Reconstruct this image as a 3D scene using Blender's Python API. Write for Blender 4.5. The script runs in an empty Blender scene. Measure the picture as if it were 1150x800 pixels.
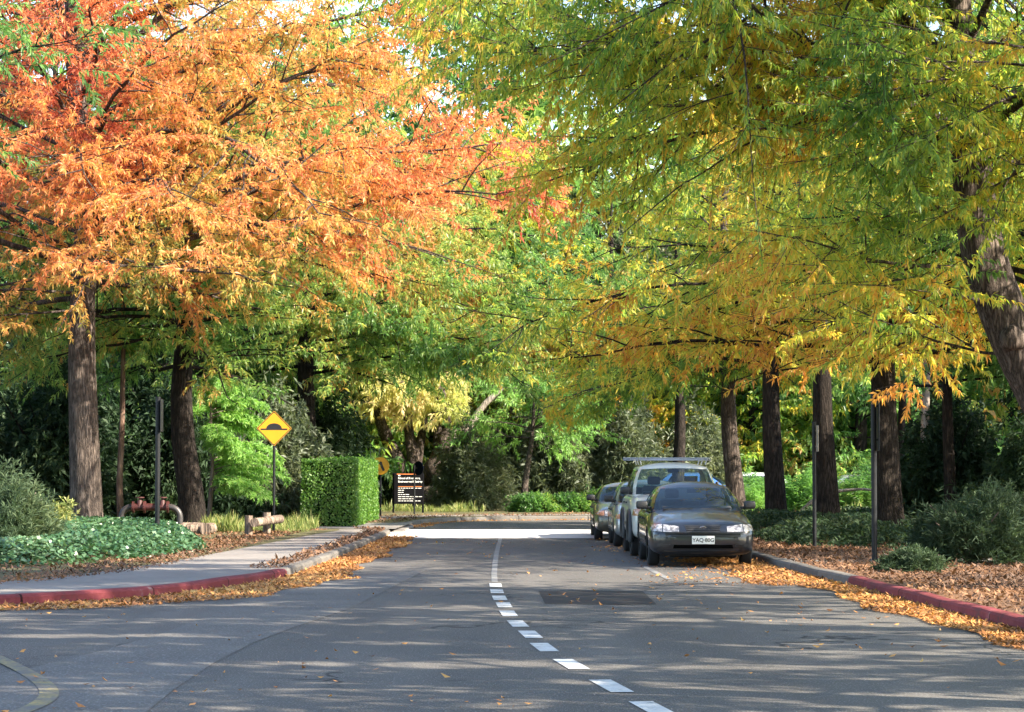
import bpy, bmesh, math, random
import numpy as np
from mathutils import Vector, Matrix
from mathutils.bvhtree import BVHTree
from mathutils.geometry import tessellate_polygon

scene = bpy.context.scene
C = scene.collection
RNG = np.random.default_rng(7)
random.seed(7)
R = math.radians

# ------------------------------------------------------------------ camera model (1150 x 800 photograph)
CAMH, FPX, PITCH = 1.6, 2700.0, math.atan(129 / 2700.0)
CP, SP = math.cos(PITCH), math.sin(PITCH)
def ray(px, py):
    u, v = px - 575.0, 400.0 - py
    return (u, FPX * CP - v * SP, FPX * SP + v * CP)
def at(px, py, Y):
    d = ray(px, py); k = Y / d[1]
    return (d[0] * k, Y, CAMH + d[2] * k)
def gat(px, py, z=0.0):
    d = ray(px, py); k = (z - CAMH) / d[2]
    return (d[0] * k, d[1] * k, z)
def topx(P):
    P = np.asarray(P, float); x = P[..., 0]; y = P[..., 1]; z = P[..., 2] - CAMH
    dep = y * CP + z * SP; up = -y * SP + z * CP
    dep = np.maximum(dep, 0.1)
    return 575 + FPX * x / dep, 400 - FPX * up / dep

cam = bpy.data.objects.new('camera', bpy.data.cameras.new('camera'))
C.objects.link(cam); scene.camera = cam
cam.location = (0, 0, CAMH); cam.rotation_euler = (math.pi / 2 + PITCH, 0, 0)
cam.data.sensor_width = 36; cam.data.lens = 36 * FPX / 1150.0
cam.data.clip_start = 0.2; cam.data.clip_end = 3000

# ------------------------------------------------------------------ light
SUN_EL, SUN_AZ = R(35), R(-24)            # azimuth measured from +X towards +Y
SDIR = np.array([math.cos(SUN_EL) * math.cos(SUN_AZ), math.cos(SUN_EL) * math.sin(SUN_AZ), math.sin(SUN_EL)])
w = bpy.data.worlds.new('World'); scene.world = w; w.use_nodes = True
nt = w.node_tree; bg = nt.nodes['Background']
sky = nt.nodes.new('ShaderNodeTexSky'); sky.sky_type = 'NISHITA'; sky.sun_disc = False
sky.sun_elevation = SUN_EL
sky.sun_rotation = math.atan2(SDIR[0], SDIR[1])
nt.links.new(sky.outputs[0], bg.inputs[0]); bg.inputs[1].default_value = 0.15
sl = bpy.data.lights.new('sun', 'SUN'); sl.energy = 5.0; sl.angle = R(0.55); sl.color = (1.0, 0.89, 0.72)
so = bpy.data.objects.new('sun', sl); C.objects.link(so)
so.rotation_euler = Vector(SDIR).to_track_quat('Z', 'Y').to_euler()
so.location = (40, -5, 40)
scene.view_settings.view_transform = 'Standard'; scene.view_settings.look = 'None'
scene.view_settings.exposure = 2.05; scene.view_settings.gamma = 1.0
cy = scene.cycles
cy.max_bounces = 7; cy.diffuse_bounces = 5; cy.glossy_bounces = 2; cy.transmission_bounces = 4
cy.transparent_max_bounces = 6; cy.caustics_reflective = False; cy.caustics_refractive = False
cy.use_denoising = True
try:
    cy.denoiser = 'OPENIMAGEDENOISE'; cy.denoising_input_passes = 'RGB_ALBEDO_NORMAL'
    cy.denoising_prefilter = 'ACCURATE'
except Exception: pass
cy.use_adaptive_sampling = True; cy.adaptive_threshold = 0.015
cy.sample_clamp_indirect = 6.0

# ------------------------------------------------------------------ materials
def newmat(name):
    m = bpy.data.materials.new(name); m.use_nodes = True
    n = m.node_tree.nodes; n.clear()
    out = n.new('ShaderNodeOutputMaterial')
    return m, n, m.node_tree.links, out
def pb(n, col=(0.5, 0.5, 0.5), rough=0.6, metal=0.0, spec=0.5, coat=0.0):
    b = n.new('ShaderNodeBsdfPrincipled')
    b.inputs['Base Color'].default_value = (*col, 1); b.inputs['Roughness'].default_value = rough
    b.inputs['Metallic'].default_value = metal; b.inputs['Specular IOR Level'].default_value = spec
    b.inputs['Coat Weight'].default_value = coat; b.inputs['Coat Roughness'].default_value = 0.06
    return b
def noise(n, l, scale, coord, detail=4, rough=0.55, mapscale=None):
    t = n.new('ShaderNodeTexNoise'); t.inputs['Scale'].default_value = scale
    t.inputs['Detail'].default_value = detail; t.inputs['Roughness'].default_value = rough
    if mapscale:
        mp = n.new('ShaderNodeMapping'); mp.inputs['Scale'].default_value = mapscale
        l.new(coord, mp.inputs[0]); l.new(mp.outputs[0], t.inputs['Vector'])
    else: l.new(coord, t.inputs['Vector'])
    return t.outputs[0]
def ramp(n, l, fac, stops):
    r = n.new('ShaderNodeValToRGB'); e = r.color_ramp.elements
    while len(e) > 1: e.remove(e[-1])
    e[0].position = stops[0][0]; e[0].color = (*stops[0][1], 1)
    for p, c in stops[1:]:
        k = e.new(p); k.color = (*c, 1)
    l.new(fac, r.inputs[0]); return r.outputs[0]
def bump(n, l, h, strength, dist):
    b = n.new('ShaderNodeBump'); b.inputs['Strength'].default_value = strength
    b.inputs['Distance'].default_value = dist; l.new(h, b.inputs['Height']); return b.outputs[0]
def mixc(n, l, fac, a, b, mode='MIX'):
    m = n.new('ShaderNodeMix'); m.data_type = 'RGBA'; m.blend_type = mode
    for s, v in ((0, fac), (6, a), (7, b)):
        if hasattr(v, 'is_output'): l.new(v, m.inputs[s])
        elif s == 0: m.inputs[0].default_value = v
        else: m.inputs[s].default_value = (*v, 1)
    return m.outputs[2]
def simple(name, col, rough=0.6, metal=0.0, spec=0.5, coat=0.0, var=0.12, nscale=3.0):
    m, n, l, o = newmat(name); b = pb(n, col, rough, metal, spec, coat)
    tc = n.new('ShaderNodeTexCoord')
    f = noise(n, l, nscale, tc.outputs['Object'])
    c = ramp(n, l, f, [(0.3, tuple(x * (1 - var) for x in col)), (0.7, tuple(min(1, x * (1 + var)) for x in col))])
    l.new(c, b.inputs['Base Color']); l.new(b.outputs[0], o.inputs[0]); return m
def two_noise(name, cols, s1, s2, rough=0.9, bscale=None, bs=0.4, bd=0.01, spec=0.2, mapscale=None, mix2=0.5, speck=None):
    m, n, l, o = newmat(name); b = pb(n, rough=rough, spec=spec)
    g = n.new('ShaderNodeNewGeometry').outputs['Position']
    a = noise(n, l, s1, g, mapscale=mapscale); d = noise(n, l, s2, g, detail=6, rough=0.7)
    mx = n.new('ShaderNodeMix'); mx.inputs[0].default_value = mix2
    l.new(a, mx.inputs[2]); l.new(d, mx.inputs[3])
    c = ramp(n, l, mx.outputs[0], cols)
    if speck:
        sc, lo, hi, colr = speck
        v = noise(n, l, sc, g, detail=1)
        k = n.new('ShaderNodeMapRange'); k.inputs['From Min'].default_value = lo; k.inputs['From Max'].default_value = hi
        l.new(v, k.inputs[0]); c = mixc(n, l, k.outputs[0], c, colr)
    l.new(c, b.inputs['Base Color'])
    l.new(bump(n, l, noise(n, l, bscale or s2, g, detail=3), bs, bd), b.inputs['Normal'])
    l.new(b.outputs[0], o.inputs[0]); return m
def kerbify(m):
    n, l = m.node_tree.nodes, m.node_tree.links; b = [x for x in n if x.type == 'BSDF_PRINCIPLED'][0]
    src = b.inputs['Base Color'].links[0].from_socket
    a = n.new('ShaderNodeAttribute'); a.attribute_name = 'cf'
    k = ramp(n, l, a.outputs['Fac'], [(0.0, (0.12, 0.11, 0.1)), (0.3, (0.5, 0.5, 0.5)), (1.0, (1.0, 1.0, 1.0))])
    l.new(mixc(n, l, 1.0, src, k, 'MULTIPLY'), b.inputs['Base Color']); return m
def leafmat(name, stops, trans=0.45, rough=0.45, spec=0.35, tmul=(1.5, 1.5, 1.0)):
    m, n, l, o = newmat(name)
    at_ = n.new('ShaderNodeAttribute'); at_.attribute_name = 'cf'
    c = ramp(n, l, at_.outputs['Fac'], stops)
    b = pb(n, rough=rough, spec=spec); l.new(c, b.inputs['Base Color'])
    t = n.new('ShaderNodeBsdfTranslucent')
    v = n.new('ShaderNodeVectorMath'); v.operation = 'MULTIPLY'; v.inputs[1].default_value = tmul
    l.new(c, v.inputs[0]); l.new(v.outputs[0], t.inputs[0])
    mx = n.new('ShaderNodeMixShader'); mx.inputs[0].default_value = trans
    l.new(b.outputs[0], mx.inputs[1]); l.new(t.outputs[0], mx.inputs[2]); l.new(mx.outputs[0], o.inputs[0])
    return m
def barkmat(name, c0, c1, sc=15.0):
    m, n, l, o = newmat(name); b = pb(n, rough=0.92, spec=0.12)
    tc = n.new('ShaderNodeTexCoord').outputs['Object']
    f = noise(n, l, sc, tc, detail=5, rough=0.6, mapscale=(1, 1, 0.16))
    fr = n.new('ShaderNodeMath'); fr.operation = 'SUBTRACT'; fr.inputs[1].default_value = 0.5; l.new(f, fr.inputs[0])
    ab = n.new('ShaderNodeMath'); ab.operation = 'ABSOLUTE'; l.new(fr.outputs[0], ab.inputs[0])      # ridged: dark furrows between plates
    mr = n.new('ShaderNodeMapRange'); mr.inputs['From Max'].default_value = 0.16; l.new(ab.outputs[0], mr.inputs[0])
    f2 = noise(n, l, 1.6, tc, detail=4)
    mx = n.new('ShaderNodeMix'); mx.inputs[0].default_value = 0.35; l.new(mr.outputs[0], mx.inputs[2]); l.new(f2, mx.inputs[3])
    l.new(ramp(n, l, mx.outputs[0], [(0.15, c0), (0.75, c1)]), b.inputs['Base Color'])
    l.new(bump(n, l, mr.outputs[0], 1.0, 0.035), b.inputs['Normal']); l.new(b.outputs[0], o.inputs[0]); return m

M = {}
def asphaltmat():
    m, n, l, o = newmat('asphalt'); b = pb(n, rough=0.88, spec=0.3)
    g = n.new('ShaderNodeNewGeometry').outputs['Position']
    a = noise(n, l, 0.45, g, detail=5, mapscale=(1, 0.3, 1)); d = noise(n, l, 34, g, detail=3, rough=0.75)
    tr = noise(n, l, 1.1, g, detail=2, mapscale=(1, 0.03, 1))
    mx = n.new('ShaderNodeMix'); mx.inputs[0].default_value = 0.42; l.new(a, mx.inputs[2]); l.new(d, mx.inputs[3])
    m2 = n.new('ShaderNodeMix'); m2.inputs[0].default_value = 0.25; l.new(mx.outputs[0], m2.inputs[2]); l.new(tr, m2.inputs[3])
    c = ramp(n, l, m2.outputs[0], [(0.33, (0.046, 0.042, 0.039)), (0.5, (0.078, 0.072, 0.066)), (0.66, (0.122, 0.113, 0.104))])
    sp = n.new('ShaderNodeMapRange'); sp.inputs['From Min'].default_value = 0.60; sp.inputs['From Max'].default_value = 0.70
    l.new(noise(n, l, 60, g, detail=1), sp.inputs[0]); c = mixc(n, l, sp.outputs[0], c, (0.27, 0.26, 0.245))
    # wandering cracks, only in places
    wp = n.new('ShaderNodeVectorMath'); wp.operation = 'ADD'; nz = n.new('ShaderNodeTexNoise'); nz.inputs['Scale'].default_value = 1.8; l.new(g, nz.inputs['Vector'])
    l.new(g, wp.inputs[0]); l.new(nz.outputs['Color'], wp.inputs[1])
    mpn = n.new('ShaderNodeMapping'); mpn.inputs['Scale'].default_value = (1, 0.45, 1); l.new(wp.outputs[0], mpn.inputs[0])
    v = n.new('ShaderNodeTexVoronoi'); v.feature = 'DISTANCE_TO_EDGE'; v.inputs['Scale'].default_value = 0.42; l.new(mpn.outputs[0], v.inputs['Vector'])
    k = n.new('ShaderNodeMapRange'); k.inputs['From Min'].default_value = 0.004; k.inputs['From Max'].default_value = 0.012; k.inputs['To Min'].default_value = 1; k.inputs['To Max'].default_value = 0; l.new(v.outputs['Distance'], k.inputs[0])
    ms = n.new('ShaderNodeMapRange'); ms.inputs['From Min'].default_value = 0.48; ms.inputs['From Max'].default_value = 0.58; l.new(noise(n, l, 0.25, g, detail=2), ms.inputs[0])
    mm = n.new('ShaderNodeMath'); mm.operation = 'MULTIPLY'; l.new(k.outputs[0], mm.inputs[0]); l.new(ms.outputs[0], mm.inputs[1])
    c = mixc(n, l, mm.outputs[0], c, (0.022, 0.021, 0.02))
    # oil drips
    st = n.new('ShaderNodeMapRange'); st.inputs['From Min'].default_value = 0.66; st.inputs['From Max'].default_value = 0.74; st.inputs['To Max'].default_value = 0.6; l.new(noise(n, l, 1.7, g, detail=4), st.inputs[0])
    c = mixc(n, l, st.outputs[0], c, (0.04, 0.038, 0.037))
    l.new(c, b.inputs['Base Color']); l.new(bump(n, l, noise(n, l, 70, g, detail=3), 0.7, 0.012), b.inputs['Normal'])
    l.new(b.outputs[0], o.inputs[0]); return m
M['asphalt'] = asphaltmat()
M['patch'] = two_noise('asphalt_patch', [(0.3, (0.020, 0.018, 0.017)), (0.7, (0.036, 0.033, 0.031))], 2, 14, rough=0.85, bscale=60, bs=0.4, bd=0.008)
M['apron'] = two_noise('apron_asphalt', [(0.3, (0.080, 0.075, 0.070)), (0.7, (0.14, 0.131, 0.122))], 0.9, 9, rough=0.9, bscale=40, bs=0.6, bd=0.012, speck=(40, 0.6, 0.68, (0.22, 0.22, 0.22)))
M['concrete'] = two_noise('concrete', [(0.3, (0.14, 0.125, 0.115)), (0.7, (0.235, 0.215, 0.195))], 0.8, 8, rough=0.9, bscale=35, bs=0.3, bd=0.006)
M['sunlit_concrete'] = two_noise('sunlit_concrete', [(0.3, (0.40, 0.38, 0.36)), (0.7, (0.56, 0.54, 0.52))], 0.8, 8, rough=0.85, bscale=35, bs=0.3, bd=0.006)  # paler than the other concrete: sunlight put into the colour
M['kerb'] = two_noise('kerb_concrete', [(0.3, (0.085, 0.078, 0.07)), (0.7, (0.18, 0.165, 0.15))], 1.4, 10, rough=0.9, bscale=30, bs=0.4, bd=0.006)
M['kerb_red'] = two_noise('kerb_red_paint', [(0.34, (0.09, 0.045, 0.045)), (0.46, (0.18, 0.035, 0.04)), (0.58, (0.22, 0.05, 0.058)), (0.64, (0.25, 0.12, 0.12)), (0.70, (0.24, 0.20, 0.19))], 2.2, 14, rough=0.8, bscale=30, bs=0.4, bd=0.006)
kerbify(M['kerb_red']); kerbify(M['kerb'])
M['litter'] = two_noise('leaf_litter_soil', [(0.28, (0.07, 0.043, 0.028)), (0.45, (0.12, 0.07, 0.042)), (0.6, (0.19, 0.10, 0.058)), (0.78, (0.25, 0.15, 0.09))], 0.8, 16, rough=0.95, bscale=26, bs=0.9, bd=0.03)
M['ground'] = two_noise('bare_ground', [(0.3, (0.06, 0.05, 0.03)), (0.5, (0.09, 0.085, 0.04)), (0.72, (0.15, 0.115, 0.07))], 0.3, 7, rough=0.95, bscale=14, bs=0.8, bd=0.03)
M['white_paint'] = two_noise('road_paint_white', [(0.36, (0.13, 0.13, 0.13)), (0.47, (0.45, 0.45, 0.44)), (0.7, (0.62, 0.62, 0.60))], 4, 40, rough=0.7, bscale=60, bs=0.2, bd=0.004)
M['worn_paint'] = two_noise('road_paint_worn', [(0.35, (0.11, 0.11, 0.11)), (0.52, (0.17, 0.17, 0.17)), (0.7, (0.27, 0.27, 0.26))], 3, 22, rough=0.7)
M['yellow_paint'] = two_noise('road_paint_yellow', [(0.46, (0.11, 0.107, 0.10)), (0.56, (0.20, 0.17, 0.09)), (0.70, (0.38, 0.28, 0.09))], 2.5, 22, rough=0.7)
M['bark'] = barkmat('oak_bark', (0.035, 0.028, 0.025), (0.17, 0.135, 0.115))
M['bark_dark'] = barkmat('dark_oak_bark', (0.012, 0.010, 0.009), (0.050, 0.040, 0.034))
M['bark_pale'] = barkmat('pale_bark', (0.20, 0.17, 0.14), (0.42, 0.36, 0.31), 3)
M['bark_red'] = barkmat('reddish_bark', (0.10, 0.06, 0.045), (0.27, 0.18, 0.14), 5)
M['twig'] = simple('twig_bark', (0.13, 0.10, 0.085), 0.9)
M['leaf_orange'] = leafmat('leaf_orange', [(0.0, (0.12, 0.20, 0.05)), (0.2, (0.34, 0.33, 0.08)), (0.36, (0.62, 0.37, 0.09)), (0.55, (0.64, 0.28, 0.10)), (0.78, (0.58, 0.18, 0.075)), (1.0, (0.42, 0.10, 0.06))], 0.55, spec=0.45, tmul=(1.45, 1.5, 1.4))
M['leaf_mixed'] = leafmat('leaf_turning', [(0.0, (0.08, 0.17, 0.05)), (0.28, (0.15, 0.26, 0.05)), (0.5, (0.32, 0.37, 0.06)), (0.68, (0.55, 0.46, 0.07)), (0.84, (0.60, 0.36, 0.06)), (1.0, (0.52, 0.24, 0.06))], 0.6, rough=0.4, spec=0.45, tmul=(1.65, 1.75, 1.3))
M['leaf_green'] = leafmat('leaf_green', [(0.0, (0.05, 0.12, 0.04)), (0.45, (0.10, 0.20, 0.05)), (0.75, (0.21, 0.29, 0.07)), (0.92, (0.38, 0.35, 0.08)), (1.0, (0.38, 0.20, 0.06))], 0.55, rough=0.4, spec=0.45, tmul=(1.9, 2.0, 1.5))
M['leaf_dark'] = leafmat('leaf_dark_evergreen', [(0.0, (0.012, 0.03, 0.014)), (0.6, (0.035, 0.065, 0.03)), (1.0, (0.07, 0.10, 0.045))], 0.3, rough=0.6, spec=0.2)
M['leaf_olive'] = leafmat('leaf_olive', [(0.0, (0.06, 0.085, 0.05)), (0.6, (0.13, 0.155, 0.09)), (1.0, (0.24, 0.25, 0.15))], 0.4)
M['leaf_grey'] = leafmat('leaf_grey_green', [(0.0, (0.03, 0.052, 0.028)), (0.6, (0.06, 0.095, 0.048)), (1.0, (0.13, 0.16, 0.075))], 0.3, spec=0.2, rough=0.6)
M['leaf_fresh'] = leafmat('leaf_fresh_green', [(0.0, (0.09, 0.21, 0.06)), (0.6, (0.19, 0.36, 0.09)), (1.0, (0.34, 0.50, 0.15))], 0.5)
M['leaf_pale'] = leafmat('leaf_pale_yellow', [(0.0, (0.34, 0.40, 0.10)), (0.4, (0.56, 0.55, 0.18)), (0.75, (0.72, 0.64, 0.30)), (1.0, (0.74, 0.54, 0.30))], 0.55, tmul=(1.3, 1.3, 1.2))
M['leaf_hedge'] = leafmat('leaf_hedge', [(0.0, (0.035, 0.095, 0.018)), (0.6, (0.09, 0.20, 0.03)), (1.0, (0.20, 0.33, 0.07))], 0.4, spec=0.5)
M['leaf_ivy'] = leafmat('leaf_ivy', [(0.0, (0.02, 0.065, 0.03)), (0.6, (0.045, 0.11, 0.045)), (1.0, (0.13, 0.22, 0.11))], 0.25, rough=0.36, spec=0.55)
M['leaf_grass'] = leafmat('leaf_grass', [(0.0, (0.07, 0.12, 0.03)), (0.5, (0.17, 0.22, 0.06)), (1.0, (0.38, 0.36, 0.15))], 0.35)
M['leaf_fallen'] = leafmat('leaf_fallen', [(0.0, (0.08, 0.04, 0.022)), (0.3, (0.24, 0.10, 0.035)), (0.65, (0.43, 0.19, 0.055)), (1.0, (0.55, 0.33, 0.11))], 0.15, rough=0.6)
M['leaf_brown'] = leafmat('leaf_fallen_brown', [(0.0, (0.045, 0.027, 0.019)), (0.35, (0.10, 0.056, 0.035)), (0.7, (0.20, 0.10, 0.05)), (1.0, (0.31, 0.17, 0.085))], 0.12, rough=0.7)
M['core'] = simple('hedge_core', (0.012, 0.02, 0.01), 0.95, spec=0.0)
M['steel_dark'] = simple('dark_painted_steel', (0.010, 0.011, 0.013), 0.5, spec=0.25)
M['steel'] = simple('galvanised_steel', (0.33, 0.34, 0.36), 0.4, metal=0.8)
M['sign_yellow'] = simple('sign_yellow', (0.60, 0.29, 0.01), 0.45, var=0.05)
M['sign_black'] = simple('sign_black', (0.014, 0.014, 0.016), 0.4)
M['sign_white'] = simple('sign_white', (0.8, 0.8, 0.8), 0.5, var=0.03)
M['sign_orange'] = simple('sign_orange', (0.62, 0.20, 0.06), 0.5, var=0.03)
M['sign_blue'] = simple('dark_blue_panel', (0.005, 0.008, 0.016), 0.8, spec=0.05)
M['board_black'] = simple('board_black', (0.005, 0.005, 0.007), 0.7, spec=0.1)
M['sign_back'] = simple('sign_back', (0.36, 0.30, 0.24), 0.5)
M['timber'] = barkmat('weathered_timber', (0.10, 0.075, 0.06), (0.30, 0.23, 0.18), 5)
M['pipe'] = simple('black_iron_pipe', (0.05, 0.045, 0.045), 0.45, metal=0.3)
M['pipe_red'] = simple('red_valve_paint', (0.05, 0.010, 0.009), 0.55, var=0.3, nscale=12)
M['tyre'] = simple('tyre_rubber', (0.018, 0.018, 0.019), 0.8)
M['rim'] = simple('rim_metal', (0.42, 0.42, 0.43), 0.35, metal=0.8)
M['black_trim'] = simple('black_trim', (0.02, 0.02, 0.022), 0.5)
M['interior'] = simple('car_interior', (0.05, 0.05, 0.055), 0.9)
M['chrome'] = simple('chrome', (0.7, 0.7, 0.7), 0.15, metal=1.0)
M['void_black'] = simple('intake_black', (0.003, 0.003, 0.003), 1.0, spec=0.0)
M['plate'] = simple('plate_white', (0.72, 0.72, 0.68), 0.4, var=0.04)
M['amber'] = simple('amber_lens', (0.45, 0.22, 0.12), 0.15, coat=1)
M['red_lens'] = simple('red_lens', (0.4, 0.02, 0.015), 0.15, coat=1)
def lampmat():
    m, n, l, o = newmat('headlamp_glass'); b = pb(n, (0.3, 0.29, 0.28), 0.22, metal=0.2, coat=1.0)
    tc = n.new('ShaderNodeTexCoord').outputs['Object']
    l.new(ramp(n, l, noise(n, l, 16, tc, detail=2), [(0.35, (0.14, 0.13, 0.13)), (0.6, (0.50, 0.47, 0.46))]), b.inputs['Base Color'])
    l.new(b.outputs[0], o.inputs[0]); return m
M['lamp'] = lampmat()
def glassmat():
    m, n, l, o = newmat('car_glass')
    g = n.new('ShaderNodeBsdfGlossy'); g.inputs['Roughness'].default_value = 0.03; g.inputs[0].default_value = (0.95, 1, 1, 1)
    t = n.new('ShaderNodeBsdfTransparent'); t.inputs[0].default_value = (0.72, 0.80, 0.74, 1)
    f = n.new('ShaderNodeFresnel'); f.inputs[0].default_value = 1.5
    mx = n.new('ShaderNodeMixShader'); l.new(f.outputs[0], mx.inputs[0]); l.new(t.outputs[0], mx.inputs[1]); l.new(g.outputs[0], mx.inputs[2])
    l.new(mx.outputs[0], o.inputs[0]); return m
M['glass'] = glassmat()
def paint(name, col, metal=0.35, rough=0.35):
    m = simple(name, col, rough, metal=metal, spec=0.4, coat=0.8, var=0.08, nscale=1.5)
    return m

# ------------------------------------------------------------------ object helpers
def link(name, me, mats=(), parent=None):
    o = bpy.data.objects.new(name, me); C.objects.link(o)
    for m in (mats if isinstance(mats, (list, tuple)) else [mats]):
        me.materials.append(m)
    if parent is not None: o.parent = parent
    return o
def tag(o, label=None, cat=None, group=None, kind=None):
    if label: o['label'] = label
    if cat: o['category'] = cat
    if group: o['group'] = group
    if kind: o['kind'] = kind
    return o
def empty(name, loc, rz=0.0):
    o = bpy.data.objects.new(name, None); C.objects.link(o); o.location = loc; o.rotation_euler = (0, 0, rz)
    o.empty_display_size = 0.3
    return o
def npmesh(name, V, F, cf=None, smooth=False):
    V = np.ascontiguousarray(V, np.float32); F = np.ascontiguousarray(F, np.int32)
    k = F.shape[1]; me = bpy.data.meshes.new(name)
    me.vertices.add(len(V)); me.vertices.foreach_set('co', V.ravel())
    me.loops.add(F.size); me.loops.foreach_set('vertex_index', F.ravel())
    me.polygons.add(len(F)); me.polygons.foreach_set('loop_start', np.arange(len(F), dtype=np.int32) * k)
    me.polygons.foreach_set('loop_total', np.full(len(F), k, np.int32))
    me.polygons.foreach_set('use_smooth', np.full(len(F), bool(smooth)))
    me.update(calc_edges=True)
    if cf is not None:
        a = me.attributes.new('cf', 'FLOAT', 'FACE'); a.data.foreach_set('value', np.ascontiguousarray(cf, np.float32))
    return me
def bmobj(name, bm, mats, parent=None, smooth=False, loc=None):
    me = bpy.data.meshes.new(name); bmesh.ops.recalc_face_normals(bm, faces=bm.faces[:]); bm.to_mesh(me); bm.free()
    if smooth: me.polygons.foreach_set('use_smooth', [True] * len(me.polygons))
    o = link(name, me, mats, parent)
    if loc is not None: o.location = loc
    return o
def addbox(bm, c, s, rot=None, bev=0.0, mi=0):
    r = bmesh.ops.create_cube(bm, size=1.0); vs = r['verts']
    mt = Matrix.Translation(c) @ (rot.to_4x4() if rot is not None else Matrix()) @ Matrix.Diagonal((*s, 1))
    bmesh.ops.transform(bm, matrix=mt, verts=vs)
    if bev > 0:
        es = list({e for v in vs for e in v.link_edges})
        bmesh.ops.bevel(bm, geom=es, offset=bev, segments=2, affect='EDGES', profile=0.5)
    if mi:
        for f in {f for v in vs if v.is_valid for f in v.link_faces}: f.material_index = mi
def addcyl(bm, p0, p1, r0, r1=None, seg=16, mi=0, bev=0.0):
    p0, p1 = Vector(p0), Vector(p1); d = p1 - p0
    r = bmesh.ops.create_cone(bm, cap_ends=True, segments=seg, radius1=r0, radius2=r0 if r1 is None else r1, depth=d.length)
    mt = Matrix.Translation((p0 + p1) / 2) @ d.to_track_quat('Z', 'Y').to_matrix().to_4x4()
    bmesh.ops.transform(bm, matrix=mt, verts=r['verts'])
    if mi:
        for f in {f for v in r['verts'] for f in v.link_faces}: f.material_index = mi
def addprism(bm, pts, th, M4, mi=0):
    a = [bm.verts.new(M4 @ Vector((x, y, 0))) for x, y in pts]; b = [bm.verts.new(M4 @ Vector((x, y, th))) for x, y in pts]
    fs = [bm.faces.new(a[::-1]), bm.faces.new(b)]; n = len(pts)
    for i in range(n): fs.append(bm.faces.new((a[i], a[(i + 1) % n], b[(i + 1) % n], b[i])))
    for f in fs: f.material_index = mi
def tube(pts, rad, k=6, wob=0.0, seed=0, flare=0.0):
    P = np.asarray(pts, float); n = len(P); r = np.asarray(rad, float)
    T = np.gradient(P, axis=0); T /= np.linalg.norm(T, axis=1)[:, None] + 1e-9
    mt = np.abs(T.mean(0)); ref = np.zeros(3); ref[int(np.argmin(mt))] = 1
    U = np.cross(T, ref); U /= np.linalg.norm(U, axis=1)[:, None] + 1e-9; W = np.cross(T, U)
    a = np.arange(k) * 2 * math.pi / k
    rr = np.repeat(r[:, None], k, 1)
    if wob:
        g = np.random.default_rng(seed); ph = g.random(4) * 6.28
        s = np.linspace(0, 1, n)[:, None] * 6
        rr = rr * (1 + wob * (np.sin(3 * a + ph[0] + 0.4 * s) + 0.7 * np.sin(5 * a + ph[1] - 0.5 * s) + 0.6 * np.sin(2 * a + ph[2] + s) + 0.5 * np.sin(9 * a + ph[3])))
    V = P[:, None, :] + rr[..., None] * (np.cos(a)[None, :, None] * U[:, None, :] + np.sin(a)[None, :, None] * W[:, None, :])
    i = np.arange(n - 1)[:, None] * k; j = np.arange(k)[None, :]; j2 = (j + 1) % k
    F = np.stack([i + j, i + j2, i + k + j2, i + k + j], -1).reshape(-1, 4)
    return V.reshape(-1, 3), F
def cat_tubes(parts):
    Vs, Fs, o = [], [], 0
    for V, F in parts:
        Vs.append(V); Fs.append(F + o); o += len(V)
    return np.concatenate(Vs), np.concatenate(Fs)
def prisms(B, D, Ln, r):                      # many straight 3-sided twigs at once
    N = len(B); ref = np.where(np.abs(D[:, 2:3]) > 0.8, np.array([[1., 0, 0]]), np.array([[0, 0, 1.]]))
    U = np.cross(D, ref); U /= np.linalg.norm(U, axis=1)[:, None] + 1e-9; W = np.cross(D, U)
    a = np.arange(3) * 2 * math.pi / 3
    ring = np.cos(a)[None, :, None] * U[:, None] + np.sin(a)[None, :, None] * W[:, None]
    E = B + D * Ln[:, None]
    V = np.concatenate([B[:, None] + ring * r, E[:, None] + ring * r * 0.4], 1).reshape(-1, 3)
    b = np.arange(N)[:, None, None] * 6; j = np.arange(3)[None, :, None]; j2 = (j + 1) % 3
    F = (b + np.concatenate([j, j2, j2 + 3, j + 3], 2)).reshape(-1, 4)
    return V, F
def unit(A): return A / (np.linalg.norm(A, axis=-1, keepdims=True) + 1e-9)
def blades(Pc, Dc, k, ln, wd, spread, droop, g):
    """k narrow leaf blades per cluster centre, fanned about the twig direction and hanging"""
    N = len(Pc); P = np.repeat(Pc, k, 0); D = np.repeat(Dc, k, 0)
    sz = g.uniform(0.45, 1.35, N * k)
    L = (np.repeat(ln, k) if hasattr(ln, '__len__') else ln) * sz
    d = unit(D * 0.55 + g.normal(0, spread, (N * k, 3)) + np.array([0, 0, -droop]))
    s = unit(np.cross(d, g.normal(0, 1, (N * k, 3))))
    Wd = (L * wd)[:, None]
    q0 = P; q1 = P + d * (L * 0.45)[:, None] + s * Wd * 0.5; q3 = P + d * (L * 0.45)[:, None] - s * Wd * 0.5
    q2 = P + d * L[:, None] + np.array([0, 0, -1]) * (L * 0.18)[:, None]
    V = np.stack([q0, q1, q2, q3], 1).reshape(-1, 3)
    F = np.arange(N * k * 4).reshape(-1, 4)
    return V, F
PH = RNG.random((6, 3)) * 6.28
DR = unit(RNG.normal(0, 1, (6, 3)))
def sn(P, s, o=0):                             # cheap smooth 3-D noise in 0..1
    v = np.zeros(len(P))
    for i in range(6):
        f = s * (0.7 + 0.25 * i)
        v += np.sin(P @ DR[i] * f + PH[i, 0] + o) * np.cos(P @ DR[(i + 2) % 6] * f * 0.8 + PH[i, 1] + o * 1.7)
    return np.clip(0.5 + v * 0.2, 0, 1)

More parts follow.
